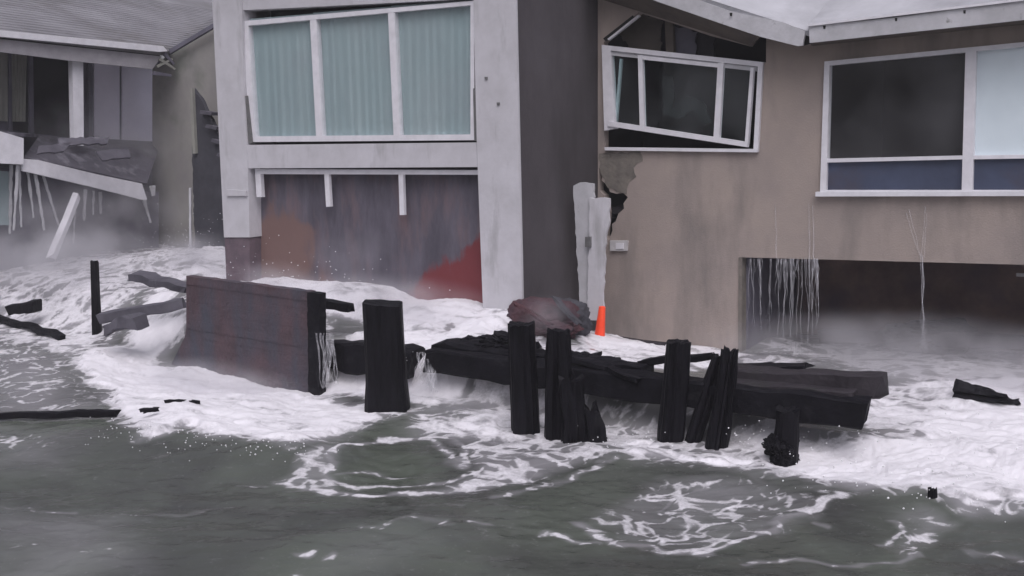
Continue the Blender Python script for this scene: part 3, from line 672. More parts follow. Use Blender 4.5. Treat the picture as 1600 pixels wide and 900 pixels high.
quad_slab('garage_side_wall', MT['leftdark'], [tp(uG - .05, .17, -1), tp(uG - .05, 2.6, -1), tp(uG - .05, 2.6, zf), tp(uG - .05, .17, zf)], .1, parent=tan)
# studs showing in the hole above the window
plate('stud', MT['soffit'], TAN, [(1038, 20), (1050, 20), (1053, 90), (1041, 90)], t=.09, off=-.2, parent=tan)
plate('torn_board', MT['leftdark'], TAN, [(1052, 40), (1090, 50), (1084, 92), (1052, 90)], t=.03, off=-.35, parent=tan, wob=3)
plate('torn_board', MT['room'], TAN, [(1092, 40), (1118, 60), (1114, 94), (1090, 92)], t=.03, off=-.3, parent=tan, wob=3)
plate('torn_board', MT['soffit'], TAN, [(960, 44), (1000, 20), (1036, 34), (1032, 90), (990, 84)], t=.03, off=-.5, parent=tan, wob=3)
bar('rafter_end', MT['trim'], TAN, (950, 62), (998, 24), 3.2, t=.06, off=.02, parent=tan)
bar('torn_edge', MT['black'], TAN, (944, 62), (990, 26), 5, t=.05, off=.012, parent=tan)
# tilted window
wq = [(941, 71), (1191, 97), (1184, 236), (944, 205)]
tw = plate('window', MT['trim'], TAN, [(940, 70), (1192, 97), (1184, 237), (1177, 236), (1184, 104), (954, 79), (961, 201), (944, 204)], t=.12, off=.06, parent=tan, label='tilted white window torn from the wall')
bar('head_rail', MT['fascia'], TAN, (956, 83), (1182, 108), 7, t=.10, off=.03, parent=tw)
bar('jamb_rail', MT['trim'], TAN, (1175, 106), (1166, 224), 5, t=.08, off=.09, parent=tw)
bar('sash', MT['trim'], TAN, (1000, 86), (1003, 198), 7, t=.08, off=.08, parent=tw)
bar('sash', MT['trim'], TAN, (1004, 90), (1126, 103), 6, t=.08, off=.083, parent=tw)
bar('sash', MT['trim'], TAN, (1126, 98), (1119, 218), 9, t=.08, off=.086, parent=tw)
bar('sash', MT['trim'], TAN, (950, 193), (1168, 226), 8, t=.08, off=.089, parent=tw)
bar('sash', MT['fascia'], TAN, (970, 92), (962, 190), 3.5, t=.05, off=.0, parent=tw)
for qd in ([(958, 80), (1000, 85), (1002, 200), (964, 196)], [(1004, 90), (1122, 101), (1118, 214), (1005, 199)], [(1126, 102), (1176, 107), (1170, 222), (1120, 216)]):
    plate('pane', MT['glass_dirty'], TAN, qd, t=.01, off=.02, parent=tw)
plate('hanging_blind', MT['black'], TAN, [(1036, 118), (1052, 120), (1052, 170), (1072, 150), (1098, 158), (1112, 190), (1100, 196), (1082, 172), (1060, 186), (1036, 178)], t=.02, off=-.4, parent=tw, wob=2)
plate('sill', MT['trim'], TAN, [(944, 230), (1184, 233), (1183, 238), (945, 235)], t=.2, off=.07, parent=tan)
# big window at right
bq = [(1288, 96), (1760, 50), (1760, 303), (1281, 303)]
bw = plate('window', MT['trim'], TAN, bq, [[(1296, 102), (1760 - 8, 58), (1760 - 8, 297), (1291, 297)]], t=.14, off=.05, parent=tan, label='wide white framed picture window')
bar('mullion', MT['trim'], TAN, (1517, 76), (1511, 299), 17, t=.12, off=.056, parent=bw)
bar('transom', MT['trim'], TAN, (1292, 251), (1504, 246), 6, t=.1, off=.04, parent=bw)
bar('transom', MT['trim'], TAN, (1520, 246), (1755, 242), 6, t=.1, off=.04, parent=bw)
plate('sill', MT['trim'], TAN, [(1274, 300), (1765, 298), (1765, 306), (1274, 307)], t=.2, off=.11, parent=tan)
for qd in ([(1294, 102), (1510, 82), (1505, 246), (1292, 250)], [(1525, 80), (1755, 58), (1755, 240), (1520, 244)]):
    plate('pane', MT['glass'], TAN, qd, t=.01, off=-.03, parent=bw)
for qd in ([(1292, 250), (1505, 246), (1503, 300), (1291, 300)], [(1520, 244), (1755, 240), (1755, 300), (1519, 300)]):
    plate('lower_pane', MT['pane_reflection'], TAN, qd, t=.02, off=-.02, parent=bw)
plate('roller_blind', MT['blind'], TAN, [(1522, 74), (1760, 52), (1760, 246), (1520, 250)], t=.01, off=-.06, parent=bw)
# roofs and fascia
OFFR = .55
fl = plate('fascia', MT['fascia'], TAN, [(940, -52), (1086, -2), (1140, 17), (1225, 35), (1258, 49), (1254, 71), (1246, 72), (1190, 58), (1130, 38), (1020, 0), (900, -42)], t=.05, off=OFFR, parent=tan)
frr = plate('fascia', MT['fascia'], TAN, [(1264, 41), (1400, 27), (1505, 13), (1600, 1), (1760, -18), (1760, 12), (1600, 31), (1452, 47), (1265, 67)], t=.05, off=OFFR + .03, parent=tan)
bar('drip_edge', MT['trim'], TAN, (1262, 39.5), (1760, -20), 3.5, t=.09, off=OFFR + .06, parent=tan)
for (x, y) in ((1400, 30), (1507, 18), (1288, 42), (1142, 22)):
    plate('fascia_nail_hole', MT['black'], TAN, [(x - 2, y - 2), (x + 2, y - 2), (x + 1.5, y + 3), (x - 1.5, y + 3)], t=.01, off=OFFR + .035, parent=tan)
up_ = (-N * .9 + ZUP * .43)
def up_slab(name, a, b, L1, L2, mat, drop=0.0):
    pa, pb = TAN.hit(a, OFFR - .01), TAN.hit(b, OFFR - .01)
    return quad_slab(name, mat, [pa, pb, pb + up_ * L2, pa + up_ * L1], -.07, parent=tan)
up_slab('roof', (930, -58), (1267, 50), 5, 5, MT['roof_white'])
up_slab('roof', (1263, 40), (1760, -20), 5.5, 5.5, MT['roof_white'])
quad_slab('valley_gap_shade', MT['black'], [TAN.hit((1252, 52), OFFR - .1), TAN.hit((1270, 48), OFFR - .1), TAN.hit((1268, 68), OFFR - .12), TAN.hit((1254, 72), OFFR - .12)], .03, parent=tan)  # black sheet standing in for the shade in the gap between the fascias
quad_slab('soffit', MT['soffit'], [TAN.hit((900, -40), OFFR - .05), TAN.hit((1188, 58), OFFR - .05), TAN.hit((1170, 71), .02), TAN.hit((930, -4), .02)], .03, parent=tan)
quad_slab('soffit', MT['soffit'], [TAN.hit((1266, 64), OFFR - .03), TAN.hit((1760, 9), OFFR - .03), TAN.hit((1760, 22), .005), TAN.hit((1268, 72), .005)], .03, parent=tan)
# outlet plate on the wall
ob = plate('outlet_plate', MT['whitebox'], TAN, [(953, 376), (980, 376), (979, 392), (953, 392)], t=.05, off=.05, parent=tan)
plate('outlet_cover', MT['trim'], TAN, [(962, 380), (974, 380), (974, 389), (962, 389)], t=.02, off=.062, parent=ob)
# things standing in the flooded garage
timber('fallen_joist', MT['brownbeam'], tp(uG + .9, 1.3, .12), tp(uG + 4.2, 1.1, .36), .18, .2, label='dark fallen joist lying across the flooded garage', cat='joist')
timber('garage_post', MT['garage'], tp(uG + 4.55, 1.1, -.4), tp(uG + 4.5, 1.1, zf - .14), .16, .16, upv=Vector((0, 1, 0)), label='pale post standing inside the flooded garage', cat='post')
timber('ceiling_joist', MT['dark'], tp(uG + 1.3, 1.8, zf - .35), tp(uG + 3.3, 1.8, zf - .4), .14, .16, parent=tan)
lump('garage_debris', MT['beam'], tp(uG + 2.6, 1.5, .22), .75, .4, .28, label='dark heap of debris at the back of the flooded garage', cat='debris')
plate('strip_lamp', MT['whitebox'], Plane(TAN.o - N * 1.2, N), [(1588, 427), (1640, 429), (1640, 434), (1588, 432)], t=.06, parent=tan)

# torn white door leaning in the corner
DO = Plane(TAN.o + N * 1.06, N)
dbase = DO.hit((925, 470)); 
door = thing('broken_door', dbase, 'torn white door leaning in the corner beside the cracked stucco', 'door')
plate('door_leaf', MT['fascia'], DO, [(896, 290), (906, 285), (927, 287), (929, 330), (928, 500), (908, 500), (901, 400)], t=.05, parent=door, wob=1.2)
plate('door_leaf', MT['white'], DO, [(921, 309), (952, 310), (951, 352), (946, 372), (944, 420), (941, 500), (918, 500)], t=.05, off=.05, parent=door, wob=1.2)
plate('handle', MT['metal'], DO, [(914, 370), (922, 370), (922, 386), (914, 386)], t=.06, off=.10, parent=door)

# ------------------------------------------------------------------ left house
lb = LH.hit((130, 300)); lb.z = .5
lh = thing('porch_house', lb, 'grey roofed house at left with a collapsing white edged porch deck', 'house')
PO = -1.25
# roof from the eave up
ea, eb = LH.hit((-170, 30), .45), LH.hit((262, 80), .45)
UPL = (DL * .93 + ZUP * .36).normalized()
rn = (eb - ea).cross(UPL).normalized()
if rn.z < 0: rn = -rn
RP = Plane(ea, rn)
roof = plate('roof', MT['shingle'], RP, [(-170, 30), (262, 80), (300, 57), (346, 30), (420, -30), (420, -120), (-170, -260)], t=.12, parent=lh)
# shingle courses, each one a stepped row
e_dir = (eb - ea).normalized(); Lr = (RP.hit((346, 30)) - ea).dot(e_dir)
for i in range(26):
    s0 = .02 + i * .24; p = ea + UPL * s0 + rn * .004
    lim = (eb - ea).length + max(0, min(s0, 9)) * 1.13
    a0, a1 = p, p + e_dir * lim
    vs, fs = [], []; nseg = 40
    for k in range(nseg + 1):
        c = a0.lerp(a1, k / nseg); jj = random.uniform(-.012, .012)
        vs += [c + UPL * jj + rn * .0, c + UPL * jj + rn * .012, c + UPL * .25 + rn * .004]
    for k in range(nseg):
        b0 = k * 3; fs += [(b0, b0 + 3, b0 + 4, b0 + 1), (b0 + 1, b0 + 4, b0 + 5, b0 + 2)]
    link_mesh('shingle_course', vs, fs, MT['shingle'], roof, recalc=False)
plate('gutter', MT['trim'], LH, [(-170, 26), (0, 47), (255, 72), (262, 80), (250, 81), (0, 57), (-170, 36)], t=.10, off=.55, parent=lh)
plate('fascia', MT['fascia_old'], LH, [(-170, 38), (0, 61), (253, 88), (238, 108), (120, 96), (0, 81), (-170, 58)], t=.06, off=.40, parent=lh)
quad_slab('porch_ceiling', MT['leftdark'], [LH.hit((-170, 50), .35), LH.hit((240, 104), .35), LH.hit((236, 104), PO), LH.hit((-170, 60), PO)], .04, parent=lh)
bar('rake_board', MT['leftdark'], GW, (262, 82), (346, 32), 6, t=.08, off=.2, parent=lh)
for a, b, wd in (((246, 104), (270, 92), 4), ((250, 92), (274, 108), 4.5), ((258, 84), (272, 100), 5), ((240, 114), (268, 118), 6)):
    bar('broken_corner_splinter', MT['olivecurtain'] if wd < 5 else MT['leftdark'], LH, a, b, wd, t=.05, off=.42 + wd * .01, parent=lh, wpx2=wd * .6)
plate('gable_wall', MT['olive'], GW, [(238, 108), (264, 84), (348, 30), (420, 30), (420, 470), (238, 470)], t=.2, parent=lh)
plate('porch_post', MT['trim'], LH, [(113, 94), (130, 96), (131, 228), (116, 226)], t=.16, off=.2, parent=lh)
# recessed wall: door panels, dark opening, curtains
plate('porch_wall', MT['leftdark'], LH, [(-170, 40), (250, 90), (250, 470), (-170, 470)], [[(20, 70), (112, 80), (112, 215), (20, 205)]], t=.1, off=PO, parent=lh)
for qd in ([(147, 84), (187, 88), (187, 232), (147, 228)], [(191, 88), (238, 92), (239, 240), (191, 234)]):
    plate('door_panel', MT['leftpanel'], LH, qd, t=.05, off=PO + .06, parent=lh)
for qd in ([(-40, 60), (14, 66), (14, 190), (-40, 185)], [(18, 66), (42, 70), (40, 190), (19, 190)]):
    pleats('curtain', MT['olivecurtain'], LH, qd, PO + .08, .03, 4, parent=lh, nx=30)
bar('mullion', MT['leftdark'], LH, (16, 64), (16, 205), 4, t=.06, off=PO + .12, parent=lh)
bar('mullion', MT['leftdark'], LH, (48, 72), (50, 208), 7, t=.06, off=PO + .12, parent=lh)
bar('mullion', MT['leftdark'], LH, (142, 84), (142, 228), 6, t=.06, off=PO + .12, parent=lh)
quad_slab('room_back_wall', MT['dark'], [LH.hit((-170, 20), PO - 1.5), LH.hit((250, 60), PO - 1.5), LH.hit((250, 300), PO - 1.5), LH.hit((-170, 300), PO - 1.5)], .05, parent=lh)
# deck: standing bit, fallen bit
dk = plate('deck_edge', MT['trim'], LH, [(-170, 178), (0, 205), (37, 216), (37, 257), (0, 255), (-170, 240)], t=.3, off=.60, parent=lh)
quad_slab('deck_floor', MT['deck'], [LH.hit((-170, 180), .58), LH.hit((38, 214), .58), LH.hit((60, 214), PO + .1), LH.hit((-170, 190), PO + .1)], .06, parent=lh)
plate('fallen_deck_edge', MT['trim'], LH, [(35, 248), (60, 250), (150, 272), (222, 287), (230, 312), (222, 312), (140, 291), (36, 267)], t=.08, off=.55, parent=lh)
quad_slab('fallen_deck_floor', MT['deck'], [LH.hit((36, 249), .50), LH.hit((228, 290), .50), LH.hit((250, 225), PO + .3), LH.hit((60, 215), PO + .3)], .06, parent=lh)
for qd in ([(90, 216), (170, 214), (168, 224), (92, 226)], [(150, 236), (200, 232), (204, 246), (160, 250)], [(60, 228), (112, 222), (100, 236), (58, 240)]):
    plate('loose_board', MT['deck'], Plane(LH.o - DR * .3, (DR + ZUP * 1.2).normalized()), qd, t=.04, off=.1, parent=lh, wob=1.5)
for a, b, wd in (((18, 258), (16, 365), 5), ((28, 258), (22, 360), 4), ((30, 258), (34, 355), 4), ((44, 268), (53, 340), 4), ((56, 272), (70, 360), 5), ((68, 274), (92, 352), 3.5), ((134, 296), (132, 345), 5), ((147, 298), (146, 336), 3), ((157, 300), (158, 334), 4.5), ((118, 330), (115, 380), 3), ((225, 308), (236, 348), 5), ((238, 290), (240, 306), 10)):
    bar('splintered_lath', MT['fascia'], LH, a, b, wd, t=.03, off=.3 + random.uniform(-.2, .2), parent=lh, wpx2=wd * .5, wob=.8)
plate('under_deck_wall', MT['leftdark'], LH, [(-170, 235), (248, 300), (248, 480), (-170, 480)], t=.1, off=-.35, parent=lh)
plate('teal_panel', MT['curtain'], LH, [(-60, 262), (14, 268), (16, 352), (-60, 350)], t=.04, off=-.1, parent=lh)
timber('leaning_post', MT['trim'], LH.hit((80, 402), 1.0), LH.hit((120, 306), .55), .16, .14, jit=.004, ends=.08, label='white post leaning under the fallen deck edge', cat='post')
timber('white_pipe', MT['fascia'], GW.hit((298, 440), 1.2), GW.hit((297, 292), 1.2), .05, .05, jit=.003, upv=Vector((0, 1, 0)), label='thin white upright pipe between the two left houses', cat='pipe')
fb = GW.hit((320, 300), .6)
sf = thing('broken_stair', fb, 'dark broken stair flank against the olive wall beside the white house', 'stair')
plate('stringer', MT['stair'], GW, [(301, 138), (312, 152), (352, 232), (352, 440), (306, 440), (300, 236)], t=.1, off=.6, parent=sf, wob=1)
bar('post', MT['olivecurtain'], GW, (298, 138), (303, 240), 4, t=.08, off=.68, parent=sf)
for i in range(4):
    bar('tread', MT['deck'], GW, (312 + i * 9, 175 + i * 22), (330 + i * 8, 178 + i * 23), 5, t=.25, off=.72, parent=sf)

# ------------------------------------------------------------------ piles and bulkhead
def dep(px, py, z=0.0): return onz(px, py, z).y
G_P = 'black timber piles standing in the surf'
def stand(name, label, px_b, py_b, px_t, py_t, w_b, w_t, group=G_P, cat='pile', mat=None, below=.6, **kw):
    kw.setdefault('rows', 22); kw.setdefault('sides', 28)
    d = dep(px_b, py_b); b = at(px_b, py_b, d); t = at(px_t, py_t, d); ax = (t - b).normalized()
    s = d / F
    return pile(name, mat or MT['pile'], b - ax * below, t, w_b * s / 2, w_t * s / 2, label=label, cat=cat, group=group, **kw)
def fl_shape(d, pts):
    s = d / F
    def f(x):
        for (a, wa), (b, wb) in zip(pts, pts[1:]):
            if x <= b: return (wa + (wb - wa) * (x - a) / (b - a)) * s / 2
        return pts[-1][1] * s / 2
    return f
dA = dep(606, 645)
stand('timber_pile', 'widest square topped black pile, just right of the planked seawall', 606, 645, 598, 473, 76, 62, square=.75, tilt_top=-.03, dip=.02, jit=.02, shape=fl_shape(dA, [(0, 72), (.35, 70), (.5, 64), (1, 61)]))
stand('timber_pile', 'black pile left of the pair in the middle of the bulkhead', 822, 674, 815, 505, 50, 43, square=.5, dip=.05)
stand('timber_pile', 'black pile right of the middle pair, joined at its foot by a squat stump', 872, 682, 873, 516, 48, 36, square=.5, dip=.05, jit=.024)
stand('timber_stump', 'squat black stump touching the foot of the right pile of the middle pair', 896, 690, 892, 592, 40, 38, square=.5, dip=.16, jit=.05, cat='stump', group=None)
stand('timber_stump', 'low ragged black stump just right of the squat stump', 932, 688, 922, 640, 54, 26, square=.3, dip=.2, jit=.06, cat='stump', group=None)
stand('timber_pile', 'plain upright black pile right of the short foam patch by the tan wall', 1048, 688, 1061, 533, 40, 38, square=.6, tilt_top=.0, dip=.03)
stand('timber_pile', 'rough leaning black pile with white foam flecks on its foot', 1118, 702, 1142, 546, 42, 26, square=.3, dip=.06, jit=.03)
stand('timber_pile', 'slim slanting strut leaning against the rough pile', 1082, 692, 1124, 556, 26, 20, square=.5, dip=.05)
dG = dep(1224, 722)
gb = onz(1224, 722, 0)
gp = thing('timber_pile', gb, 'short stub pile with a swollen ragged foot beneath the beam ends', 'pile', G_P)
pile('shaft', MT['pile'], gb - ZUP * .4, at(1232, 640, dG), .13, .118, parent=gp, square=.4, jit=.02, rows=18)
lump('swollen_foot', MT['pile'], at(1222, 700, dG), .165, .16, .18, amp=.45, freq=1.3, parent=gp)
lump('swollen_foot', MT['pile'], at(1204, 692, dG) - Vector((0, .05, 0)), .075, .08, .07, amp=.4, freq=1.6, parent=gp)
stand('timber_pile', 'thin black post standing alone in the foam at left', 151, 534, 147, 408, 17, 13, below=.4, square=.2, jit=.012, sides=12)
stand('timber_pile', 'tiny black stump poking from the water at lower right', 1457, 796, 1457, 764, 13, 14, below=.3, square=.1, jit=.008, sides=10)
# beams
bl = Plane(onz(1050, 690, 0) - N * .28, N)
def bpt(px, py, off=0): return bl.hit((px, py), off)
G_B = 'heavy beams of the wrecked bulkhead'
timber('bulkhead_beam', MT['beam'], bpt(672, 562), bpt(1352, 646), .30, .31, n=22, jit=.02, label='longest black beam running behind the piles to the right', cat='beam', group=G_B)
timber('bulkhead_beam', MT['brownbeam'], bpt(1120, 588, -.34), bpt(1378, 602, -.34), .30, .24, n=12, jit=.016, label='brown plank beam lying behind and above the right beam end', cat='beam', group=G_B)
timber('bulkhead_beam', MT['brownbeam'], bpt(1150, 604, -.14), bpt(1336, 620, -.14), .26, .16, n=12, jit=.014, label='brown beam sandwiched between the upper plank and the black beam', cat='beam', group=G_B)
timber('bulkhead_beam', MT['beam'], bpt(900, 604, .0), bpt(1345, 634, -.02), .2, .13, n=14, jit=.014, label='thin black beam resting on top of the longest beam', cat='beam', group=G_B)
timber('bulkhead_beam', MT['beam'], bpt(690, 546, -.3), bpt(1010, 585, -.3), .34, .26, n=16, jit=.035, label='splintered dark beam behind the pair of middle piles', cat='beam', group=G_B)
timber('bulkhead_beam', MT['beam'], bpt(524, 553, -.1), bpt(648, 566, -.1), .34, .42, n=8, jit=.03, label='short thick dark beam behind the widest pile', cat='beam', group=G_B)
pA = at(430, 560, dep(490, 606))
timber('short_beam', MT['beam'], at(488, 471, 15.3), at(547, 480, 14.9), .16, .13, n=6, label='short dark beam end sticking out right of the planked seawall', cat='beam')
timber('thin_plank', MT['brownbeam'], TAN.hit((902, 522), .7), TAN.hit((1040, 538), .5), .1, .07, n=8, jit=.008, label='thin dark plank at the foot of the tan wall', cat='plank')
for i, (px, py, sx, lab) in enumerate(((735, 545, .22, 'jagged dark timber lump left of the middle piles'), (905, 575, .3, 'dark timber lump behind the middle pair of piles'), (790, 536, .2, 'small dark splintered lump just left of the middle pair'))):
    c = bl.hit((px, py), -.45); lump('timber_lump', MT['beam'], c, sx * 1.6, sx, sx * .6, amp=.5, freq=2.2, label=lab, cat='debris', group='splintered timber lumps on the bulkhead')
for (a, b, w_, h_, oa, ob, lab) in (((716, 548), (838, 540), .12, .08, -.5, -.2, 'thin dark board tipped over the left end of the splintered beam'), ((886, 552), (1000, 594), .16, .07, -.1, .12, 'loose dark board slanting down from the right pile of the middle pair'),
        ((1004, 566), (1112, 556), .1, .07, -.35, -.5, 'thin dark slat lying behind the plain upright pile'), ((770, 560), (930, 562), .2, .08, -.45, -.5, 'dark flat board behind the middle pair of piles'), ((1140, 576), (1262, 574), .28, .07, -.75, -.8, 'short dark board lying behind the brown plank beam')):
    timber('loose_board', MT['beam'], bpt(a[0], a[1], oa), bpt(b[0], b[1], ob), w_, h_, n=8, jit=.02, label=lab, cat='board', group='loose boards tangled in the bulkhead')
# under the beams: dark wet bulkhead boards still standing behind
# planked seawall section
SWP = Plane(onz(495, 608, 0.0), N)
sw = thing('seawall_section', SWP.hit((400, 600)), 'standing mauve brown planked seawall section with flared left foot', 'seawall')
def lerp2(a, b, f): return (a[0] + (b[0] - a[0]) * f, a[1] + (b[1] - a[1]) * f)
Ltop, Lmid, Lbot = (289, 431), (291, 522), (250, 590)
Rtop, Rbot = (482, 456), (484, 632)
nb_ = 12
for i in range(nb_):
    f0, f1 = i / nb_, (i + .996) / nb_
    def left(f):
        y = 431 + (596 - 431) * f
        return (289 + (2 if y < 522 else 2 - (y - 522) * .5), y)
    wb = 1.2 if i else 3.0
    plate('plank', MT['seawall'], SWP, [left(f0), lerp2(Rtop, Rbot, f0), lerp2(Rtop, Rbot, f1), left(f1)], t=.14, off=random.uniform(-.006, .006), parent=sw, wob=wb * .25)
plate('backing', MT['seawall'], SWP, [(294, 440), (480, 462), (482, 632), (280, 600), (292, 524)], t=.1, off=-.15, parent=sw)
plate('end_post', MT['beam'], SWP, [(480, 457), (499, 459), (500, 560), (498, 640), (482, 640)], t=.13, off=.03, parent=sw, wob=.8)
# left wreckage
timber('cross_beam', MT['deck'], at(158, 497, 16.4), at(286, 474, 16.2), .2, .17, n=8, label='grey horizontal beam running from the thin post to the seawall', cat='beam')
timber('broken_plank', MT['deck'], at(212, 430, 17.6), at(300, 452, 16.6), .28, .12, n=8, jit=.03, label='broken grey plank above the cross beam by the seawall', cat='plank')
timber('broken_plank', MT['deck'], at(168, 512, 16.2), at(222, 500, 16.0), .25, .2, n=6, jit=.04, label='splintered grey plank stub beneath the cross beam', cat='plank')
dI = dep(36, 492, .35)
timber('floating_block', MT['pile'], at(18, 484, dI), at(56, 478, dI), .35, .2, n=5, jit=.02, label='black squared timber block floating at far left', cat='block')
def afloat(a, b, lift=.0):
    pa, pb = onsea(*a), onsea(*b); return pa + ZUP * lift, pb + ZUP * lift
a_, b_ = afloat((-30, 492), (98, 530), .05)
timber('floating_log', MT['beam'], a_, b_, .13, .11, n=12, jit=.03, label='thin dark log floating slantwise below the black block', cat='log')
a_, b_ = afloat((-60, 656), (182, 650), .03)
timber('floating_log', MT['beam'], a_, b_, .09, .08, n=16, jit=.012, label='long straight dark log floating along the left foam edge', cat='log')
for a, b, wd, lab in (((262, 641), (288, 641), .045, 'small dark stick in the white foam, left of the two'), ((300, 640), (310, 642), .045, 'tiny dark stick tip in the white foam, right of the two'), ((222, 658), (246, 655), .05, 'small dark stick at the log end on the foam edge')):
    a_, b_ = afloat(a, b, .12)
    timber('floating_stick', MT['beam'], a_, b_, wd, wd, n=5, jit=.012, label=lab, cat='stick', group='sticks drifting in the foam')
a_, b_ = afloat((1496, 624), (1560, 634), .10)
drv = pile('driftwood', MT['beam'], a_, b_ + (b_ - a_) * .2, .15, .03, jit=.06, rows=10, square=.4, label='wedge of dark driftwood in the foam at far right', cat='driftwood')
a_, b_ = afloat((1556, 632), (1592, 634), .06)
timber('driftwood', MT['beam'], a_, b_, .08, .06, n=5, jit=.02, label='thin stick trailing right of the driftwood wedge', cat='driftwood')
# wreckage heap at the tower corner, orange marker
hp = Plane(TSIDE.o + DR * .3, DR)
hc = at(850, 500, 15.6)
hb = thing('wreckage_heap', hc, 'low dark red heap of wreckage against the foot of the grey side wall', 'wreckage')
lump('rubble', MT['heap'], hc + Vector((-.08, 0, -.02)), .54, .40, .33, amp=.32, freq=.9, parent=hb, smooth=True)
lump('rubble', MT['stair'], hc + Vector((.36, .2, -.04)), .38, .35, .30, amp=.34, freq=.9, parent=hb, smooth=True)
lump('rubble', MT['heap'], hc + Vector((.1, -.25, -.12)), .40, .3, .17, amp=.4, freq=1.1, parent=hb, smooth=True)
timber('broken_board', MT['heap'], at(806, 478, 15.2), at(862, 506, 15.0), .12, .04, parent=hb, n=8, jit=.02)
timber('broken_board', MT['stair'], at(866, 466, 15.3), at(906, 508, 15.1), .12, .04, parent=hb, n=8, jit=.02)
md = TAN.hit((938, 524), 1.35)
mk_ = thing('marker_post', md, 'glowing orange marker post at the foot of the tan wall', 'marker post')
ot = at(941, 479, md.y); ob_ = at(936, 526, md.y)
pile('tube', MT['orange'], ob_ - ZUP * .1, ot, .092, .052, parent=mk_, jit=.002, dip=.005, sides=16)
pile('foot', MT['black'], ob_ - ZUP * .16, ob_ - ZUP * .06, .15, .13, parent=mk_, jit=.004, dip=.004, rows=3)

# ------------------------------------------------------------------ falling water, splashes, spray
S = []
for i in range(46):
    x = random.uniform(1172, 1278); lean = (x - 1225) * .1
    y1 = random.uniform(440, 575) if random.random() < .75 else random.uniform(420, 470)
    o_ = random.uniform(-.05, .12); S.append((TAN.hit((x, 404), o_), TAN.hit((x + random.uniform(-4, 4), y1), o_), random.uniform(.004, .016), .004, .06))
strands('falling_water', MT['stream'], S, kind='stuff')
S = []
for i in range(5):
    S.append((TAN.hit((1441 + random.uniform(-3, 3), 400), .05), TAN.hit((1443 + random.uniform(-3, 3), 545), .05), random.uniform(.004, .009), .004, .10))
for x0, x1 in ((1416, 1438), (1420, 1440), (1446, 1441), (1448, 1444)):
    S.append((TAN.hit((x0, 318 + random.uniform(0, 20)), .02), TAN.hit((x1, 402), .05), .005, .006, .03))
for x in (1270, 1264, 1212):
    S.append((TAN.hit((x, 320), .02), TAN.hit((x + 1, 404), .04), .006, .01, .02))
strands('dripping_water', MT['stream'], S, kind='stuff')
S = []
for (x, y0, y1) in ((505, 520, 606), (511, 524, 606), (518, 530, 600), (662, 552, 600), (670, 560, 606), (676, 560, 612), (654, 550, 590)):
    p = bl.hit((x, y0), .1) if x > 600 else SWP.hit((x, y0), .1); p2 = bl.hit((x + 3, y1), .25) if x > 600 else SWP.hit((x, y1), .2)
    for k in range(5): S.append((p + Vector((random.uniform(-.1, .1), 0, 0)), p2 + Vector((random.uniform(-.06, .06), 0, 0)), random.uniform(.004, .02), .005, .09))
strands('overflow_water', MT['stream'], S, kind='stuff')

# droplets flung off the foam: many tiny faceted drops, one mass
vs, fs = [], []
base8 = [(1, 0, 0), (-1, 0, 0), (0, 1, 0), (0, -1, 0), (0, 0, 1), (0, 0, -1)]
bf8 = [(0, 2, 4), (2, 1, 4), (1, 3, 4), (3, 0, 4), (2, 0, 5), (1, 2, 5), (3, 1, 5), (0, 3, 5)]
def drops(px, py, n, sx, sz, r0=.003, r1=.011):
    c = onsea(px, py)
    for _ in range(n):
        p = c + Vector((random.gauss(0, sx), random.gauss(0, sx), abs(random.gauss(0, sz)) + .03)); r = random.uniform(r0, r1) * random.random() ** .5 + .003
        k = len(vs); vs.extend([p + Vector(b) * r for b in base8]); fs.extend([tuple(i + k for i in f) for f in bf8])
for a in ((215, 680, 60, .25, .08), (330, 690, 60, .3, .06), (430, 708, 50, .3, .06), (950, 700, 40, .3, .1), (1180, 700, 40, .15, .1), (1330, 750, 80, .5, .12), (1500, 770, 80, .5, .15), (1440, 700, 60, .6, .2), (300, 400, 70, .4, .5), (230, 400, 60, .8, .4), (400, 440, 70, .8, .35), (560, 450, 60, .8, .3), (690, 560, 40, .3, .15), (100, 400, 50, 1.2, .3)):
    drops(*a)
link_mesh('spray_droplets', vs, fs, mk('foam_droplet', g3(.8, 1, 1, 1.03), g3(.74, 1, 1, 1.03), 3, .5, 0), recalc=False, kind='stuff')

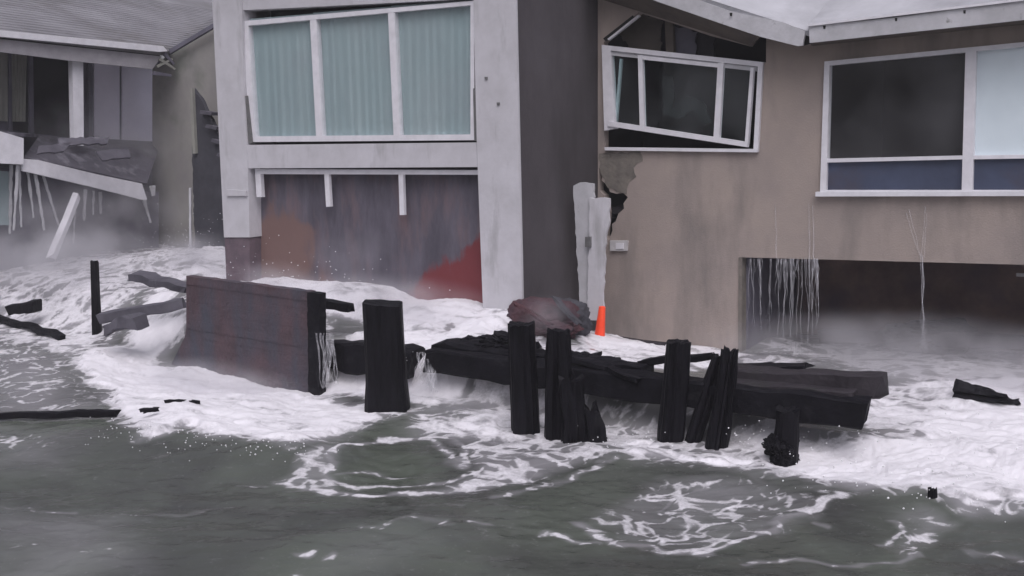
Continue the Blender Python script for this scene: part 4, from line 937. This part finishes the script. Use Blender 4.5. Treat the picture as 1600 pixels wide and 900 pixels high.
# soft banks of spray: closed bodies filled with mist, thinning outwards
def mist(ctr, rx, ry, rz, dens, rot=0.0, sc=1.6):
    m = bpy.data.materials.new('sea_spray_mist'); m.use_nodes = True; t = m.node_tree; L = t.links.new; t.nodes.clear(); nw = t.nodes.new
    out = nw('ShaderNodeOutputMaterial'); pv = nw('ShaderNodeVolumePrincipled'); pv.inputs['Color'].default_value = (.90, .89, .93, 1); pv.inputs['Anisotropy'].default_value = .2
    tc = nw('ShaderNodeTexCoord'); ln = nw('ShaderNodeVectorMath'); ln.operation = 'LENGTH'; L(tc.outputs['Object'], ln.inputs[0])
    mr = nw('ShaderNodeMapRange'); mr.interpolation_type = 'SMOOTHSTEP'; mr.inputs[1].default_value = .98; mr.inputs[2].default_value = .15; L(ln.outputs['Value'], mr.inputs[0])
    ge = nw('ShaderNodeNewGeometry'); nz = nw('ShaderNodeTexNoise'); nz.inputs['Scale'].default_value = sc; nz.inputs['Detail'].default_value = 3; L(ge.outputs['Position'], nz.inputs['Vector'])
    m2 = nw('ShaderNodeMapRange'); m2.inputs[1].default_value = .36; m2.inputs[2].default_value = .66; m2.inputs[3].default_value = .1; L(nz.outputs[0], m2.inputs[0])
    mu = nw('ShaderNodeMath'); mu.operation = 'MULTIPLY'; L(mr.outputs[0], mu.inputs[0]); L(m2.outputs[0], mu.inputs[1])
    m3 = nw('ShaderNodeMath'); m3.operation = 'MULTIPLY'; m3.inputs[1].default_value = dens; L(mu.outputs[0], m3.inputs[0]); L(m3.outputs[0], pv.inputs['Density']); L(pv.outputs[0], out.inputs['Volume'])
    me = bpy.data.meshes.new('sea_spray'); bm = bmesh.new(); bmesh.ops.create_icosphere(bm, subdivisions=3, radius=1); bm.to_mesh(me); bm.free(); me.materials.append(m)
    o = bpy.data.objects.new('sea_spray', me); COL.objects.link(o); o.location = ctr; o.scale = (rx, ry, rz); o.rotation_euler = (0, 0, rot); o['kind'] = 'stuff'
    return o
hz = bpy.data.meshes.new('haze'); bm = bmesh.new(); bmesh.ops.create_cube(bm, size=1.0); bm.to_mesh(hz); bm.free()
hm = bpy.data.materials.new('sea_air_haze'); hm.use_nodes = True; ht = hm.node_tree; ht.nodes.clear()
ho = ht.nodes.new('ShaderNodeOutputMaterial'); hv = ht.nodes.new('ShaderNodeVolumePrincipled'); hv.inputs['Density'].default_value = .0014; hv.inputs['Color'].default_value = (.93, .92, .95, 1)
ht.links.new(hv.outputs[0], ho.inputs['Volume']); hz.materials.append(hm)
hzo = bpy.data.objects.new('haze', hz); COL.objects.link(hzo); hzo['kind'] = 'stuff'
hzo.scale = (1000, 1100, 16.6); hzo.location = (0, 200, 16.6 / 2 - 2.4)
AZR = math.atan2(DR.y, DR.x)
mist(LH.hit((190, 250), -.7), 3.8, 1.15, 2.0, 1.0, AZR + math.pi / 2)
mist(LH.hit((150, 340), .8), 3.6, .9, 1.1, .9, AZR + math.pi / 2)
mist(at(300, 410, 21.0), 1.6, 1.0, .8, 1.2, AZR)
mist(TOW.hit((560, 410), .7), 1.3, .5, .8, .35, AZR)
mist(TOW.hit((430, 445), .8), 1.3, .6, .5, 1.1, AZR)
mist(TOW.hit((600, 470), 1.2), 2.4, .9, .5, 1.2, AZR)
mist(at(304, 405, 20.0), .22, .22, .6, 3.0, AZR)
mist(at(345, 440, 17.5), .3, .25, .35, 2.0, AZR)
mist(at(80, 400, 20.5), 3.2, 2.2, .8, .8, AZR)
mist(at(330, 600, 14.3), 2.0, .8, .4, 1.3, AZR)
mist(at(720, 640, 12.7), 1.0, .6, .3, .9, AZR)
mist(TAN.hit((1440, 560), .7), 3.8, 1.8, .7, 1.2, AZR)
mist(at(1560, 640, 13.2), 2.4, 1.3, .6, 1.1, AZR)
mist(at(856, 496, 15.0), .7, .35, .4, 1.1, AZR)
mist(TAN.hit((1450, 520), -.9), 2.6, .9, .45, .6, AZR)
mist(at(1440, 680, 11.8), 2.0, 1.1, .4, .9, AZR)
